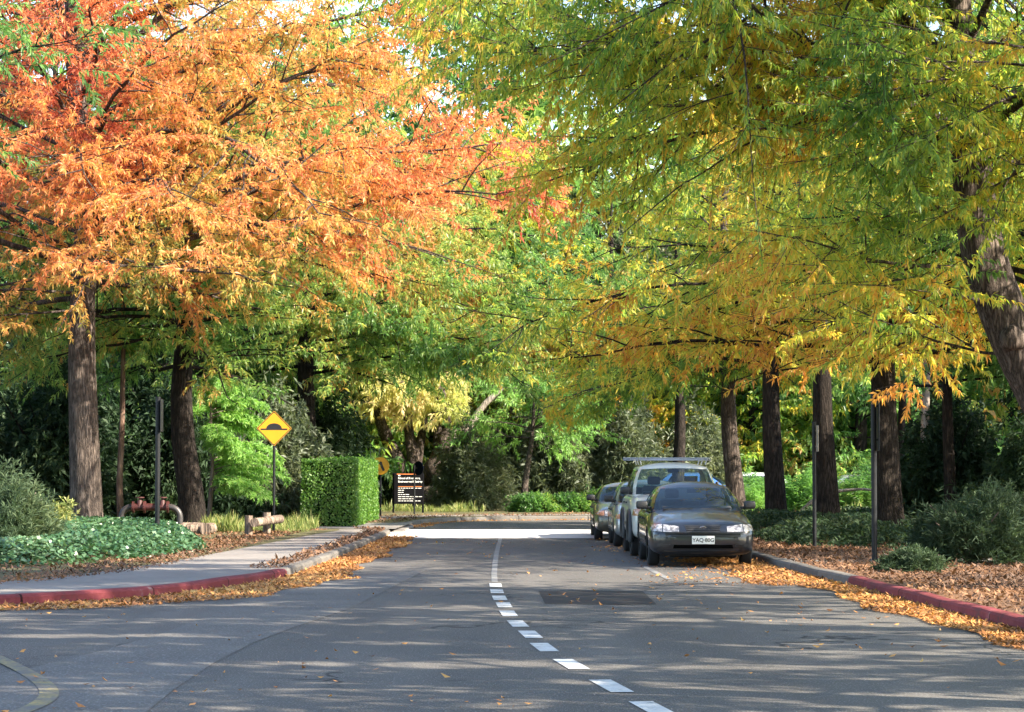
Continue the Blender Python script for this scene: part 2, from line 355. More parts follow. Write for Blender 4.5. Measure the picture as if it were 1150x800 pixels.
# openings in the canopy: places on the ground (along the sun's direction) where the crowns are thin
def ground_hit(P):
    t = P[:, 2] / SDIR[2]
    return P[:, 0] - SDIR[0] * t, P[:, 1] - SDIR[1] * t
LIT = [(-1.0, 97.5, 7.5, 4.0, 3.0), (5.5, 88.5, 6.0, 3.0, 2.5), (3.4, 93.2, 2.0, 3.6, 2.0), (-5.0, 90, 4.0, 2.0, 2.5),   # (centre x, y, z, half x, half y): spots the low sun reaches through the row on the right
    (-3.7, 69.0, 1.2, 1.3, 3.9), (-3.2, 91.5, 4.2, 4.2, 4.2), (-8.0, 63.0, 2.6, 1.6, 1.8), (-6.6, 58.5, 0.3, 2.0, 3.0), (3.3, 93.0, 4.2, 2.0, 2.0), (2.0, 88, 3.3, 1.6, 1.6),
    (-9.7, 54.0, 2.2, 0.5, 0.8), (12.5, 86, 1.0, 3.5, 5.0)]
def hard_mask(P, zmin=None):
    """False where a crown must leave open air"""
    gx, gy = ground_hit(P)
    k = np.ones(len(P), bool)
    k[(gy > 57.6) & (gy < 64.4) & (gx > -4.2) & (gx < 4.2) & (P[:, 0] > -2)] = False
    for cx, cy, cz, hx, hy in LIT:
        t = (P[:, 2] - cz) / SDIR[2]; qx = P[:, 0] - SDIR[0] * t; qy = P[:, 1] - SDIR[1] * t
        k[(P[:, 2] > cz + 1.4) & (np.abs(qx - cx) < hx) & (np.abs(qy - cy) < hy)] = False
    k[(P[:, 0] > -5.4) & (P[:, 0] < np.where(P[:, 1] > 60, 0.9, 2.6)) & (P[:, 2] < np.maximum(3.9, 1.6 + 0.033 * P[:, 1]) + 0.5 * np.sin(P[:, 0] * 1.3 + P[:, 1])) & (P[:, 1] < 88)] = False
    if zmin is not None: k[P[:, 2] < zmin(P)] = False
    return k
def keep_mask(P, g, zmin=None):
    gx, gy = ground_hit(P)
    k = np.ones(len(P)); low = P[:, 0] > -2.0
    k[~hard_mask(P, zmin)] = 0.0
    q = np.sin(gy * 5.1 + 0.6 * np.sin(gx * 0.9) + 1.2 * np.sin(gy * 1.7)) + 0.6 * np.sin(gx * 0.55 + gy * 2.3)
    k[(gy > 12) & (gy < 21.9) & (gx < 7) & (q > 0.98)] = 0.0
    k[(gy > 22) & (gy < 32) & (gx < -3.0) & (q > 0.8)] = 0.0
    k[(gy > 36) & (gy < 57) & (gx < -3.3) & (gx > -8.2) & (np.sin(gy * 3.3 + 1.1 * np.sin(gy * 0.9)) > 0.45) & low] = 0.0
    k[(gy > 38) & (gy < 52) & (gx < -5.6) & (gx > -13) & low] *= 0.55
    return g.random(len(P)) < k
def lod(P, L, g):
    px, py = topx(P)
    out = (py < -90) | (px < -110) | (px > 1260) | (P[:, 1] < 5)
    keep = ~out | (g.random(len(P)) < 0.34)
    L = np.where(out, L * 1.75, L)
    return keep, L

def rot_z(d, a): 
    c, s = math.cos(a), math.sin(a)
    return (d[0] * c - d[1] * s, d[0] * s + d[1] * c, d[2])
def dirv(az, e): return np.array([math.cos(e) * math.cos(az), math.cos(e) * math.sin(az), math.sin(e)])

def grow(trunk, r0, seed, n_limbs, z_lo, z_hi, Rad, e_lo=-4, e_hi=55, droop=2.5, n_sec=11, extra=(), azfn=None,
         leafL=0.13, wd=0.24, per=5, twig_step=0.20, cl_step=0.09, ldroop=0.45, twist=0.25, shape=0.75, lenfn=None, k_trunk=20, cull=True, twigw=True, zmin=None, sprouts=24, void=0.36):
    """returns wood (V,F) and leaves (V,F,centres). trunk = list of world points from the base to the tip"""
    g = np.random.default_rng(seed)
    T = np.asarray(trunk, float)
    # resample trunk
    seg = np.r_[0, np.cumsum(np.linalg.norm(np.diff(T, axis=0), axis=1))]; n = max(14, int(seg[-1] / 0.35))
    s = np.linspace(0, seg[-1], n); TP = np.stack([np.interp(s, seg, T[:, i]) for i in range(3)], 1)
    for _ in range(2): TP[1:-1] = (TP[:-2] + 2 * TP[1:-1] + TP[2:]) / 4
    fr = s / seg[-1]
    rad = r0 * (1 - fr) ** 0.75 * 0.93 + 0.02
    rad *= 1 + 0.5 * np.exp(-s / 0.3)
    wood = [tube(TP, rad, k_trunk, wob=0.028, seed=seed)]
    brs = []                                       # leaf-bearing branches: (points)
    limbs = []
    z0, z1 = z_lo, z_hi
    for i in range(n_limbs):
        h = (i + g.uniform(0, 1)) / n_limbs
        z = z0 + (z1 - z0) * h
        k = int(np.argmin(np.abs(TP[:, 2] - z))); p = TP[k]
        az = i * 2.39996 + g.uniform(-0.4, 0.4) if azfn is None else azfn(i, h, g)
        e = R(e_lo + (e_hi - e_lo) * h ** 1.1 + g.uniform(-8, 8))
        L = Rad * ((1 - h) ** shape * 0.85 + 0.22) * g.uniform(0.8, 1.12)
        if lenfn: L *= lenfn(az, h)
        limbs.append((p, az, e, L, min(rad[k] * 0.45, 0.018 + L * 0.0065)))
    for (p, az, e, L, r) in extra: limbs.append((np.array(p, float), az, e, L, r * 0.62))
    for i in range(sprouts):
        z = z0 + (z1 - z0) * g.random() ** 1.2; k = int(np.argmin(np.abs(TP[:, 2] - z)))
        limbs.append((TP[k], -math.pi / 2 + g.normal(0, 1.0), R(g.uniform(-5, 45)), g.uniform(1.2, 2.8), 0.022))
    for (p, az, e, L, r) in limbs:
        m = max(6, int(L / 0.6)); ds = L / m; q = np.array(p, float); pts = [q.copy()]; a, ee = az, e
        for j in range(m):
            q = q + dirv(a, ee) * ds; pts.append(q.copy())
            a += g.normal(0, 0.13); ee += -R(droop) * ds * (0.4 + j / m) + g.normal(0, 0.085)
        pts = np.array(pts); rr = r * (1 - np.linspace(0, 1, m + 1) * 0.88)
        if cull:
            hk = hard_mask(pts, zmin); bad = [q_ for q_ in range(2, m + 1) if not hk[q_]]
            if bad:
                if bad[0] < 4: continue
                m = bad[0]; pts = pts[:m + 1]; rr = r * (1 - np.linspace(0, 1, m + 1) * 0.9); L = m * ds
        wood.append(tube(pts, rr, 6))
        brs.append(pts[m // 2:])
        ns = max(4, int(n_sec * L / Rad))
        for j in range(ns):
            t = 0.18 + 0.8 * (j + g.uniform(0, 1)) / ns
            x = t * m; i0 = min(int(x), m - 1); b = pts[i0] + (pts[i0 + 1] - pts[i0]) * (x - i0)
            dd = unit(pts[i0 + 1] - pts[i0]); a0 = math.atan2(dd[1], dd[0]); e0 = math.asin(max(-1, min(1, dd[2])))
            sl_ = L * (0.42 * (1 - t) + 0.14) * g.uniform(0.7, 1.2); ms = max(3, int(sl_ / 0.45)); d2 = sl_ / ms
            a1 = a0 + (1 if j % 2 else -1) * g.uniform(0.5, 1.1); e1 = e0 * 0.6 + g.normal(0, 0.38)
            q = b.copy(); sp = [q.copy()]
            for jj in range(ms):
                q = q + dirv(a1, e1) * d2; sp.append(q.copy()); a1 += g.normal(0, 0.14); e1 += g.normal(-0.04, 0.08)
            sp = np.array(sp)
            if cull and not hard_mask(sp[[len(sp) // 2, -1]], zmin).all(): continue
            wood.append(tube(sp, (r * 0.34 * (1 - t * 0.5) + 0.004) * (1 - np.linspace(0, 1, ms + 1) * 0.75), 4))
            brs.append(sp)
    # twigs
    TB, TD = [], []
    for sp in brs:
        sg = np.r_[0, np.cumsum(np.linalg.norm(np.diff(sp, axis=0), axis=1))]
        nn = max(2, int(sg[-1] / twig_step)); x = (np.arange(nn) + g.random(nn)) / nn * sg[-1]
        bp = np.stack([np.interp(x, sg, sp[:, i]) for i in range(3)], 1)
        d = unit(sp[-1] - sp[0]); an = math.atan2(d[1], d[0]) + np.where(np.arange(nn) % 2, 1, -1) * g.uniform(0.3, 1.2, nn)
        en = math.asin(max(-1, min(1, d[2]))) * 0.5 + g.normal(-0.15, 0.55, nn)
        TB.append(bp); TD.append(np.stack([np.cos(en) * np.cos(an), np.cos(en) * np.sin(an), np.sin(en)], 1))
        TB.append(sp[-1:]); TD.append(d[None])
    TB = np.concatenate(TB); TD = np.concatenate(TD); TL = g.uniform(0.35, 1.05, len(TB)) * (1 if cull else 1.3)
    if cull:
        km = keep_mask(TB + TD * 0.3, g, zmin) & (sn(TB, 2.3, seed) > void); TB, TD, TL = TB[km], TD[km], TL[km]
    if twigw: wood.append(prisms(TB, TD, TL, 0.006))
    nc = np.maximum(2, (TL / cl_step).astype(int)); idx = np.repeat(np.arange(len(TB)), nc)
    f = np.concatenate([(np.arange(c) + 0.6) / c for c in nc])
    Pc = TB[idx] + TD[idx] * (TL[idx] * f)[:, None]; Pc[:, 2] -= 0.10 * f ** 2 * TL[idx]
    L = np.full(len(Pc), leafL)
    if cull:
        kk, L = lod(Pc, L, g); kk &= keep_mask(Pc, np.random.default_rng(1), zmin)
        Pc, L, idx = Pc[kk], L[kk], idx[kk]
    V, F = blades(Pc, TD[idx], per, L, wd, 0.55, ldroop, g)
    return cat_tubes(wood), (V, F, np.repeat(Pc, per, 0))

def make_tree(name, label, group, base, trunk, r0, leaf, bark='bark', cffn=None, cat='tree', **kw):
    root = empty(name, base); tag(root, label, cat, group)
    (wv, wf), (lv, lf, pc) = grow(trunk, r0, **kw)
    b = np.array(base)
    t = link('trunk', npmesh('trunk', wv - b, wf, smooth=True), M[bark], root)
    g = np.random.default_rng(kw.get('seed', 1) + 99)
    cf = cffn(pc, g) if cffn else np.clip(0.5 * sn(pc, 0.7) + 0.5 * g.random(len(pc)), 0, 1)
    c = link('crown', npmesh('crown', lv - b, lf, cf), M[leaf], root)
    return root, t, c
def copy_tree(root, loc, rz, sc, label, group=None, leaf=None, bark=None):
    r = root.copy(); C.objects.link(r); r.location = loc; r.rotation_euler = (0, 0, rz); r.scale = (sc, sc, sc) if not hasattr(sc, '__len__') else sc
    r['label'] = label
    if group: r['group'] = group
    for ch in list(root.children):
        c = ch.copy(); C.objects.link(c); c.parent = r
        m = leaf if ch.name.startswith('crown') else bark
        if m:
            c.material_slots[0].link = 'OBJECT'; c.material_slots[0].material = M[m]
        for gch in list(ch.children):
            d = gch.copy(); C.objects.link(d); d.parent = c
    return r

# ------------------------------------------------------------------ ground, road, kerbs
def smooth_line(pts, it=2):
    P = [tuple(p) for p in pts]
    for _ in range(it):
        Q = [P[0]]
        for a, b in zip(P[:-1], P[1:]):
            Q.append(tuple(0.75 * x + 0.25 * y for x, y in zip(a, b))); Q.append(tuple(0.25 * x + 0.75 * y for x, y in zip(a, b)))
        Q.append(P[-1]); P = Q
    return P
def sheet(name, poly, z, mat, kind='structure', dens=None, hfn=None):
    tri = tessellate_polygon([[Vector((x, y, 0)) for x, y in poly]])
    bm = bmesh.new(); vs = [bm.verts.new((x, y, z)) for x, y in poly]
    for t in tri:
        try: bm.faces.new([vs[i] for i in t])
        except ValueError: pass
    bmesh.ops.recalc_face_normals(bm, faces=bm.faces[:])
    if sum(f.normal.z for f in bm.faces) < 0: bmesh.ops.reverse_faces(bm, faces=bm.faces[:])
    me = bpy.data.meshes.new(name); bm.to_mesh(me); bm.free()
    o = link(name, me, mat); tag(o, kind=kind); return o
def offset_line(line, d):                       # d > 0: to the left of the walking direction
    P = np.array(line)[:, :2]; T = np.gradient(P, axis=0); T /= np.linalg.norm(T, axis=1)[:, None]
    N = np.stack([-T[:, 1], T[:, 0]], 1)
    return P + N * (np.asarray(d)[:, None] if hasattr(d, '__len__') else d)
def kerb(name, line, side, mat, w=0.16, h=0.14):
    """side = +1: verge lies to the left of the walking direction"""
    P = np.array(line)[:, :2]; s_ = np.r_[0, np.cumsum(np.linalg.norm(np.diff(P, axis=0), axis=1))]
    q = [0.0]; jt = []; gg = np.random.default_rng(len(P)); x = 0.0
    while x < min(s_[-1], 150):
        for f in (0.2, 0.4, 0.6, 0.8): q.append(x + 2.4 * f)
        x += 2.4; q += [x - 0.016, x + 0.016]
    q = np.array([v for v in q if v < s_[-1]] + [s_[-1]])
    P = np.stack([np.interp(q, s_, P[:, i]) for i in (0, 1)], 1)
    prof = [(0.0, -0.02), (0.012, h - 0.035), (0.035, h - 0.008), (0.06, h), (w, h + 0.002), (w, -0.02)]
    V = []
    wob = 0.006 * np.sin(q * 1.7) + gg.normal(0, 0.0025, len(q))
    for d, z in prof:
        o_ = offset_line(P, side * d); V.append(np.column_stack([o_, np.full(len(o_), z) + (wob if z > 0 else 0)]))
    V = np.stack(V, 1); n, k = V.shape[:2]
    i = np.arange(n - 1)[:, None] * k; j = np.arange(k - 1)[None, :]
    F = np.stack([i + j, i + j + 1, i + k + j + 1, i + k + j], -1).reshape(-1, 4)
    if side > 0: F = F[:, ::-1]
    narrow = np.diff(q) < 0.05; blk = np.cumsum(narrow); tone = gg.uniform(0.6, 1.0, blk.max() + 1)[blk]; tone[narrow] = 0.0
    o = link(name, npmesh(name, V.reshape(-1, 3), F, np.repeat(tone, k - 1)), mat); tag(o, kind='structure'); return o

KL1 = smooth_line([(-60, 19), (-30, 23.2), (-15, 25.9), (-9, 27.1), (-6.6, 27.9), (-5.1, 29.2), (-4.35, 31), (-3.75, 33.2), (-3.35, 36)])
KL2 = smooth_line([(-3.35, 36), (-3.18, 42), (-3.08, 50), (-3.0, 57), (-2.98, 60.2), (-3.25, 61.3), (-3.9, 61.6)])
KL3 = smooth_line([(-3.9, 67.2), (-3.0, 67.5), (-2.75, 71), (-2.4, 74.5), (-1.3, 76.8), (0.5, 77.8), (3, 78.6), (8, 79.8), (30, 83), (80, 88)])
KR1 = smooth_line([(16, -6), (9.5, 4), (6.6, 13), (5.55, 19), (5.03, 23.6), (4.87, 27.7), (4.66, 33.5)])
KR2 = smooth_line([(4.66, 33.5), (4.42, 38), (4.3, 41), (4.25, 50), (4.25, 60), (4.4, 65), (5.3, 69.5), (8, 72), (14, 73.2), (30, 75.5), (80, 80)])

sheet('ground', [(-1500, -300), (1500, -300), (1500, 2500), (-1500, 2500)], -0.02, M['ground'])
# one road sheet that runs under all kerbs
sheet('road', [(-90, -12), (40, -12), (40, 0), (7.5, 20), (5.6, 40), (5.4, 66), (8, 70), (85, 77), (85, 91), (8, 83), (-4.5, 80), (-4.5, 60), (-4.5, 36), (-8, 30), (-90, 18)], 0.0, M['asphalt'])
# verges (raised to kerb height)
kl = list(KL1) + list(KL2)[1:]
inner = offset_line(kl, 0.12)
HED = [(-4.0, 61.8), (-4.0, 67.0)]
left_poly = [tuple(p) for p in inner] + [(-4.3, 61.6), (-4.3, 67.3)] + [tuple(p) for p in offset_line(KL3, 0.12)] + [(80, 140), (-120, 140), (-120, 16)]
sheet('verge_left', left_poly, 0.125, M['ground'])
kr = list(KR1) + list(KR2)[1:]
right_poly = [tuple(p) for p in offset_line(kr, -0.12)] + [(80, -6)]
sheet('verge_right', right_poly, 0.125, M['litter'])
kerb('kerb_red_left', KL1, 1, M['kerb_red']); kerb('kerb_left', KL2, 1, M['kerb']); kerb('kerb_far', KL3, 1, M['kerb'])
kerb('kerb_red_right', KR1, -1, M['kerb_red']); kerb('kerb_right', KR2, -1, M['kerb'])
# footpaths
lw = np.interp(np.arange(len(kl)), [0, len(KL1) * 0.5, len(KL1), len(kl) - 12, len(kl) - 1], [2.6, 2.6, 2.5, 1.3, 1.2])
a = offset_line(kl, 0.17)[:-6]; b = offset_line(kl, lw)[:-6]
path_l = [tuple(p) for p in a] + [tuple(p) for p in b[::-1]]
sheet('footpath_left', path_l, 0.133, M['concrete'])
sheet('driveway_ramp', [(-2.95, 61.0), (-2.8, 68.2), (-4.2, 67.9), (-9, 67.0), (-9, 61.5), (-4.2, 61.2)], 0.137, M['concrete'])
k3 = KL3
sheet('footpath_far', [tuple(p) for p in offset_line(k3, 1.3)] + [tuple(p) for p in offset_line(k3, 3.6)[::-1]], 0.133, M['concrete'])
sheet('footpath_right', [(4.58, 38.9), (5.9, 38.8), (9.2, 38.9), (9.2, 40.4), (4.5, 40.6)], 0.131, M['concrete'])
sheet('sunlit_crossing', [(-3.1, 57.9), (4.3, 57.9), (4.35, 63.9), (-3.1, 63.9)], 0.05, M['sunlit_concrete'])  # crossing assumed; its pale colour paints in the sunlit band across the road
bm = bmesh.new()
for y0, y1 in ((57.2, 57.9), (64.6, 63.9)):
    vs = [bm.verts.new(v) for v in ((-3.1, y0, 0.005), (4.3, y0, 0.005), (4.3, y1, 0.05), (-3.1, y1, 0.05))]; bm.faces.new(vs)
tag(bmobj('sunlit_crossing_ramp', bm, M['sunlit_concrete']), kind='structure')
# kerb lip of the ramp where it meets the road
bm = bmesh.new(); addbox(bm, (-2.9, 64.4, 0.04), (0.3, 6.0, 0.09), bev=0.03); tag(bmobj('ramp_lip', bm, M['concrete']), kind='structure')
# older, paler surface of the side road's mouth
def pxpoly(pts): return [gat(x, y)[:2] for x, y in pts]
sheet('side_road_apron', pxpoly([(335, 654), (400, 648), (480, 640), (440, 660), (392, 684), (330, 705), (285, 722), (240, 745), (195, 775), (165, 800), (120, 830), (0, 830), (-60, 800), (-60, 768), (30, 752), (100, 735), (170, 716), (235, 692), (290, 668)]), 0.004, M['apron'])
sheet('road_patch', pxpoly([(605, 664), (660, 663.5), (722, 664.5), (737, 679), (700, 679.5), (612, 678.5)]), 0.004, M['patch'])
# painted lines
cl = [(735, 797), (686, 771), (641, 746.5), (611, 727.5), (595.5, 713), (581.5, 701), (571, 689.5), (566, 680), (561, 672), (558, 664.5), (556.5, 657.5)]
cw = [gat(x, y)[:2] for x, y in cl]
cw = [(cw[0][0] + 0.22, cw[0][1] - 1.75)] + cw
mk = empty('road_markings', (0, 0, 0)); tag(mk, kind='structure')
for i in range(len(cw)):
    p = np.array(cw[i]); q = np.array(cw[min(i + 1, len(cw) - 1)]); o_ = np.array(cw[max(i - 1, 0)])
    t = unit(q - o_); nrm = np.array([-t[1], t[0]]); hl = 0.52; hw = 0.085
    sk = 0.0
    pts = [p - t * hl + nrm * hw, p - t * hl - nrm * hw, p + t * hl - nrm * hw, p + t * hl + nrm * hw]
    o = sheet('centre_dash', [tuple(v) for v in pts], 0.006, M['white_paint'], kind=None); o.parent = mk
line = [gat(x, y)[:2] for x, y in [(555.5, 654), (555, 645), (556, 632), (558, 620), (560.5, 610), (562, 605)]]
o = sheet('faded_line', [tuple(p) for p in offset_line(line, 0.045)] + [tuple(p) for p in offset_line(line, -0.045)[::-1]], 0.006, M['worn_paint'], kind=None); o.parent = mk
line = [gat(x, y)[:2] for x, y in [(722, 636), (752, 651)]]
o = sheet('bay_line', [tuple(p) for p in offset_line(line, 0.05)] + [tuple(p) for p in offset_line(line, -0.05)[::-1]], 0.006, M['worn_paint'], kind=None); o.parent = mk
line = smooth_line([gat(x, y)[:2] for x, y in [(-30, 728), (20, 750), (50, 768), (58, 782), (40, 795), (-10, 812)]])
o = sheet('yellow_line', [tuple(p) for p in offset_line(line, 0.07)] + [tuple(p) for p in offset_line(line, -0.07)[::-1]], 0.009, M['yellow_paint'], kind=None); o.parent = mk

# fallen leaves
def flat_leaves(P, size, g, tilt=0.35):
    N = len(P); a = g.uniform(0, 6.28, N); L = size * g.uniform(0.4, 1.55, N); W = L * g.uniform(0.28, 0.7, N)
    t1 = g.normal(0, tilt, N); t2 = g.normal(0, tilt, N)
    d = np.stack([np.cos(a), np.sin(a), t1], 1); s = np.stack([-np.sin(a), np.cos(a), t2], 1)
    up = np.abs(t1) * L * 0.5 + np.abs(t2) * W * 0.5 + 0.004
    c = P.copy(); c[:, 2] += up
    cu = np.array([0, 0, 1.0]) * (g.uniform(0, 0.35, N) * L)[:, None]
    V = np.stack([c - d * L[:, None] / 2 + cu, c - s * W[:, None] / 2, c + d * L[:, None] / 2 + cu, c + s * W[:, None] / 2], 1).reshape(-1, 3)
    return V, np.arange(4 * N).reshape(-1, 4)
def strip_pts(line, side, n, wid, z, g, y0=-1e9, y1=1e9, power=1.3, off=0.0):
    P = np.array(line)[:, :2]; s = np.r_[0, np.cumsum(np.linalg.norm(np.diff(P, axis=0), axis=1))]
    T = np.gradient(P, axis=0); T /= np.linalg.norm(T, axis=1)[:, None]; N = np.stack([-T[:, 1], T[:, 0]], 1)
    u = g.uniform(0, s[-1], n * 6)
    x = np.interp(u, s, P[:, 0]); y = np.interp(u, s, P[:, 1]); nx = np.interp(u, s, N[:, 0]); ny = np.interp(u, s, N[:, 1])
    ww = wid * (0.85 + 0.14 * np.sin(u * 0.9) + 0.10 * np.sin(u * 2.3)); d = off + ww * g.random(n * 6) ** power
    Q = np.stack([x + side * nx * d, y + side * ny * d, np.full(n * 6, z)], 1)
    k = (Q[:, 1] > y0) & (Q[:, 1] < y1) & (np.abs(Q[:, 0]) < 16)
    return Q[k][:n]
g = np.random.default_rng(3)
pts = [strip_pts(KL1, -1, 15000, 1.25, 0.002, g), strip_pts(KL2, -1, 20000, 0.85, 0.002, g, y1=60),
       strip_pts(KR1, 1, 19000, 0.75, 0.002, g, y0=14), strip_pts(KR2, 1, 16000, 1.3, 0.002, g, y1=62), strip_pts(KR2, 1, 1500, 2.6, 0.002, g, y1=56),
       strip_pts(KL3, -1, 2500, 0.6, 0.002, g)]
x = g.uniform(-12, 5, 6000); y = 14 + 46 * g.random(6000) ** 1.2; q = np.stack([x, y, np.full(6000, 0.002)], 1)
lk = np.interp(q[:, 1], [p[1] for p in kl[8:]][:1] + [p[1] for p in kl if p[1] > 27], [-60] + [p[0] for p in kl if p[1] > 27])
q = q[(q[:, 0] > np.where(q[:, 1] < 27, -14, lk)) & (q[:, 0] < np.interp(q[:, 1], [p[1] for p in kr], [p[0] for p in kr]))]
sx = sn(q, 0.9); q = q[g.random(len(q)) < sx ** 2 * 0.55]
pts.append(q)
P = np.concatenate(pts); V, F = flat_leaves(P, 0.058, g, 0.25)
cf = np.clip(0.0 + 0.45 * sn(P, 1.2) + 0.65 * g.random(len(P)), 0, 1)
tag(link('fallen_leaves', npmesh('fallen_leaves', V, F, cf), M['leaf_fallen']), 'orange and tan fallen leaves heaped along both gutters and dotted over the road', 'fallen leaves', kind='stuff')
# litter on the verges
pts = [strip_pts(kr, -1, 26000, 3.4, 0.127, g, y0=18, y1=66, power=0.9, off=0.17), strip_pts(kr, -1, 9000, 9, 0.127, g, y0=24, y1=72, power=1.0, off=0.17)]
lp = strip_pts(KL2, 1, 2600, 0.5, 0.136, g, off=0.15); pts.append(lp)
lp = strip_pts(kl, 1, 7000, 1.4, 0.136, g, y0=26, y1=60, off=2.0, power=0.8); pts.append(lp)
pts.append(strip_pts(kl, 1, 9000, 6, 0.128, g, y0=26, y1=70, off=2.4, power=1.0))
pts.append(strip_pts(KL3, 1, 6000, 5, 0.138, g, off=0.2, power=1.0))
P = np.concatenate(pts); V, F = flat_leaves(P, 0.062, g, 0.35)
cf = np.clip(0.05 + 0.4 * sn(P, 0.8) + 0.5 * g.random(len(P)), 0, 1)
tag(link('leaf_litter', npmesh('leaf_litter', V, F, cf), M['leaf_brown']), 'brown and orange leaf litter covering the verges and footpath edges', 'leaf litter', kind='stuff')

# ------------------------------------------------------------------ trees
def cf_orange(P, g):
    base = 0.50 + 0.50 * (sn(P, 0.55) - 0.25) + 0.3 * (sn(P, 2.6, 1.0) - 0.5) + 0.36 * (g.random(len(P)) - 0.5)
    base += np.clip((P[:, 2] - 7.2) * 0.13, -0.32, 0.05) - 0.12 * np.exp(-((P[:, 0] + 4.8) / 3.0) ** 2) * np.clip((P[:, 2] - 6.5) / 2, 0, 1)
    return np.clip(base, 0.0, 1)
def cf_mixed(a, b, s=0.8, low=0.0, zl=4.0):
    def f(P, g):
        v = a + b * (sn(P, s, 2.0) - 0.5) * 1.2 + b * 0.55 * (sn(P, s * 4.5, 5.0) - 0.5) + 0.46 * (g.random(len(P)) - 0.5)
        v += low * np.clip((zl - P[:, 2]) / 1.5, 0, 1)
        return np.clip(v, 0, 1)
    return f
def at3(px, py, Y): return np.array(at(px, py, Y))

GR = 'oaks lining the road'
# left: the big orange oak
b = at(98, 604, 55)
trunk = [at(98, 618, 55), at(97, 560, 55), at(94, 470, 55), at(92, 400, 55), at(93, 330, 55), at(100, 200, 55), at(80, 60, 55.2), at(78, -60, 55.4), at(82, -130, 55.4)]
ex = [(at(95, 330, 55), R(200), R(2), 5.0, .07), (at(95, 350, 55), R(235), R(-2), 4.6, .06), (at(95, 310, 55), R(165), R(2), 5.5, .07), (at(95, 300, 55), R(255), R(4), 4.5, .06), (at(100, 250, 55), R(4), R(6), 13.0, 0.13), (at(100, 280, 55), R(-8), R(5), 12.5, 0.12), (at(96, 215, 55), R(12), R(30), 9.5, 0.13), (at(100, 265, 55), R(-18), R(16), 11.0, 0.14), (at(98, 190, 55), R(35), R(26), 9.5, 0.13), (at(100, 240, 55), R(-2), R(9), 11.5, 0.13),
      (at(98, 300, 55), R(8), R(4), 8.5, 0.11), (at(98, 140, 55), R(-5), R(30), 9.5, 0.12), (at(92, 90, 55.2), R(10), R(42), 9.5, 0.12), (at(88, 70, 55.2), R(-35), R(30), 9, 0.12), (at(98, 170, 55), R(-30), R(12), 10, 0.12)]
make_tree('oak_tree', 'broad oak with blazing orange and red leaves left of the road above the ivy', GR, (b[0], 55, 0.12), trunk, 0.40, 'leaf_orange', 'bark',
          cf_orange, seed=11, n_limbs=46, z_lo=5.2, z_hi=14.5, Rad=9.6, e_lo=4, e_hi=50, droop=3.0, n_sec=17, extra=ex, leafL=0.13, wd=0.25, per=6, twig_step=0.16, ldroop=0.3, void=0.46, zmin=lambda P: np.where(P[:, 0] > -8.8, 4.9 + 0.12 * (P[:, 0] + 8.8), 3.7) + 0.5 * np.sin(P[:, 0] * 2 + P[:, 1]))
# left second oak
trunk = [at(218, 618, 61), at(216, 560, 61), at(206, 500, 61), at(203, 440, 61), at(208, 380, 61), at(212, 300, 61), at(215, 160, 61), at(212, 60, 61)]
b = trunk[0]
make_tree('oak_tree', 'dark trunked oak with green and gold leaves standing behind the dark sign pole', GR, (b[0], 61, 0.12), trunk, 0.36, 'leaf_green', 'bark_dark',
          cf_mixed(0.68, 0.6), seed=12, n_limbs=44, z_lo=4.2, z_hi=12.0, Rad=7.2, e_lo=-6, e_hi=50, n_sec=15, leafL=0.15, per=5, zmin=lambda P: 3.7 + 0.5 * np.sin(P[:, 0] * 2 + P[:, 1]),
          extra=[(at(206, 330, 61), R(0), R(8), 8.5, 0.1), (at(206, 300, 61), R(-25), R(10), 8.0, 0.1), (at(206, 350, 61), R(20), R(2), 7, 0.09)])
trunk = [at(345, 600, 77), at(345, 500, 77), at(343, 420, 77), at(345, 330, 77), at(346, 200, 77), at(346, 110, 77)]
b = trunk[0]
l3, _, l3c = make_tree('oak_tree', 'shaded green oak rising behind the clipped hedge', GR, (b[0], 77, 0.12), trunk, 0.36, 'leaf_green', 'bark_dark',
          cf_mixed(0.64, 0.6), seed=13, extra=[(at(345, 400, 77), R(-10), R(8), 9.5, .1), (at(345, 350, 77), R(10), R(12), 10, .1), (at(345, 300, 77), R(-4), R(16), 10, .1), (at(345, 420, 77), R(-35), R(4), 8, .09)], n_limbs=44, z_lo=4.6, z_hi=12.8, Rad=8.2, e_lo=-8, e_hi=50, n_sec=19, leafL=0.17, per=5, twig_step=0.17)
# near tree at the left edge, trunk outside the frame
trunk = [(-11.6, 40, 0), (-11.5, 40, 3), (-11.4, 40, 6), (-11.3, 40, 9), (-11.3, 40, 12.5)]
make_tree('oak_tree', 'green leafy branches hanging into the upper left corner', GR, (-11.6, 40, 0.12), trunk, 0.3, 'leaf_green', 'bark_dark',
          cf_mixed(0.5, 0.3), seed=14, n_limbs=14, z_lo=7.6, z_hi=12.0, Rad=4.3, e_lo=10, e_hi=60, n_sec=9, leafL=0.15, per=5, twig_step=0.4)
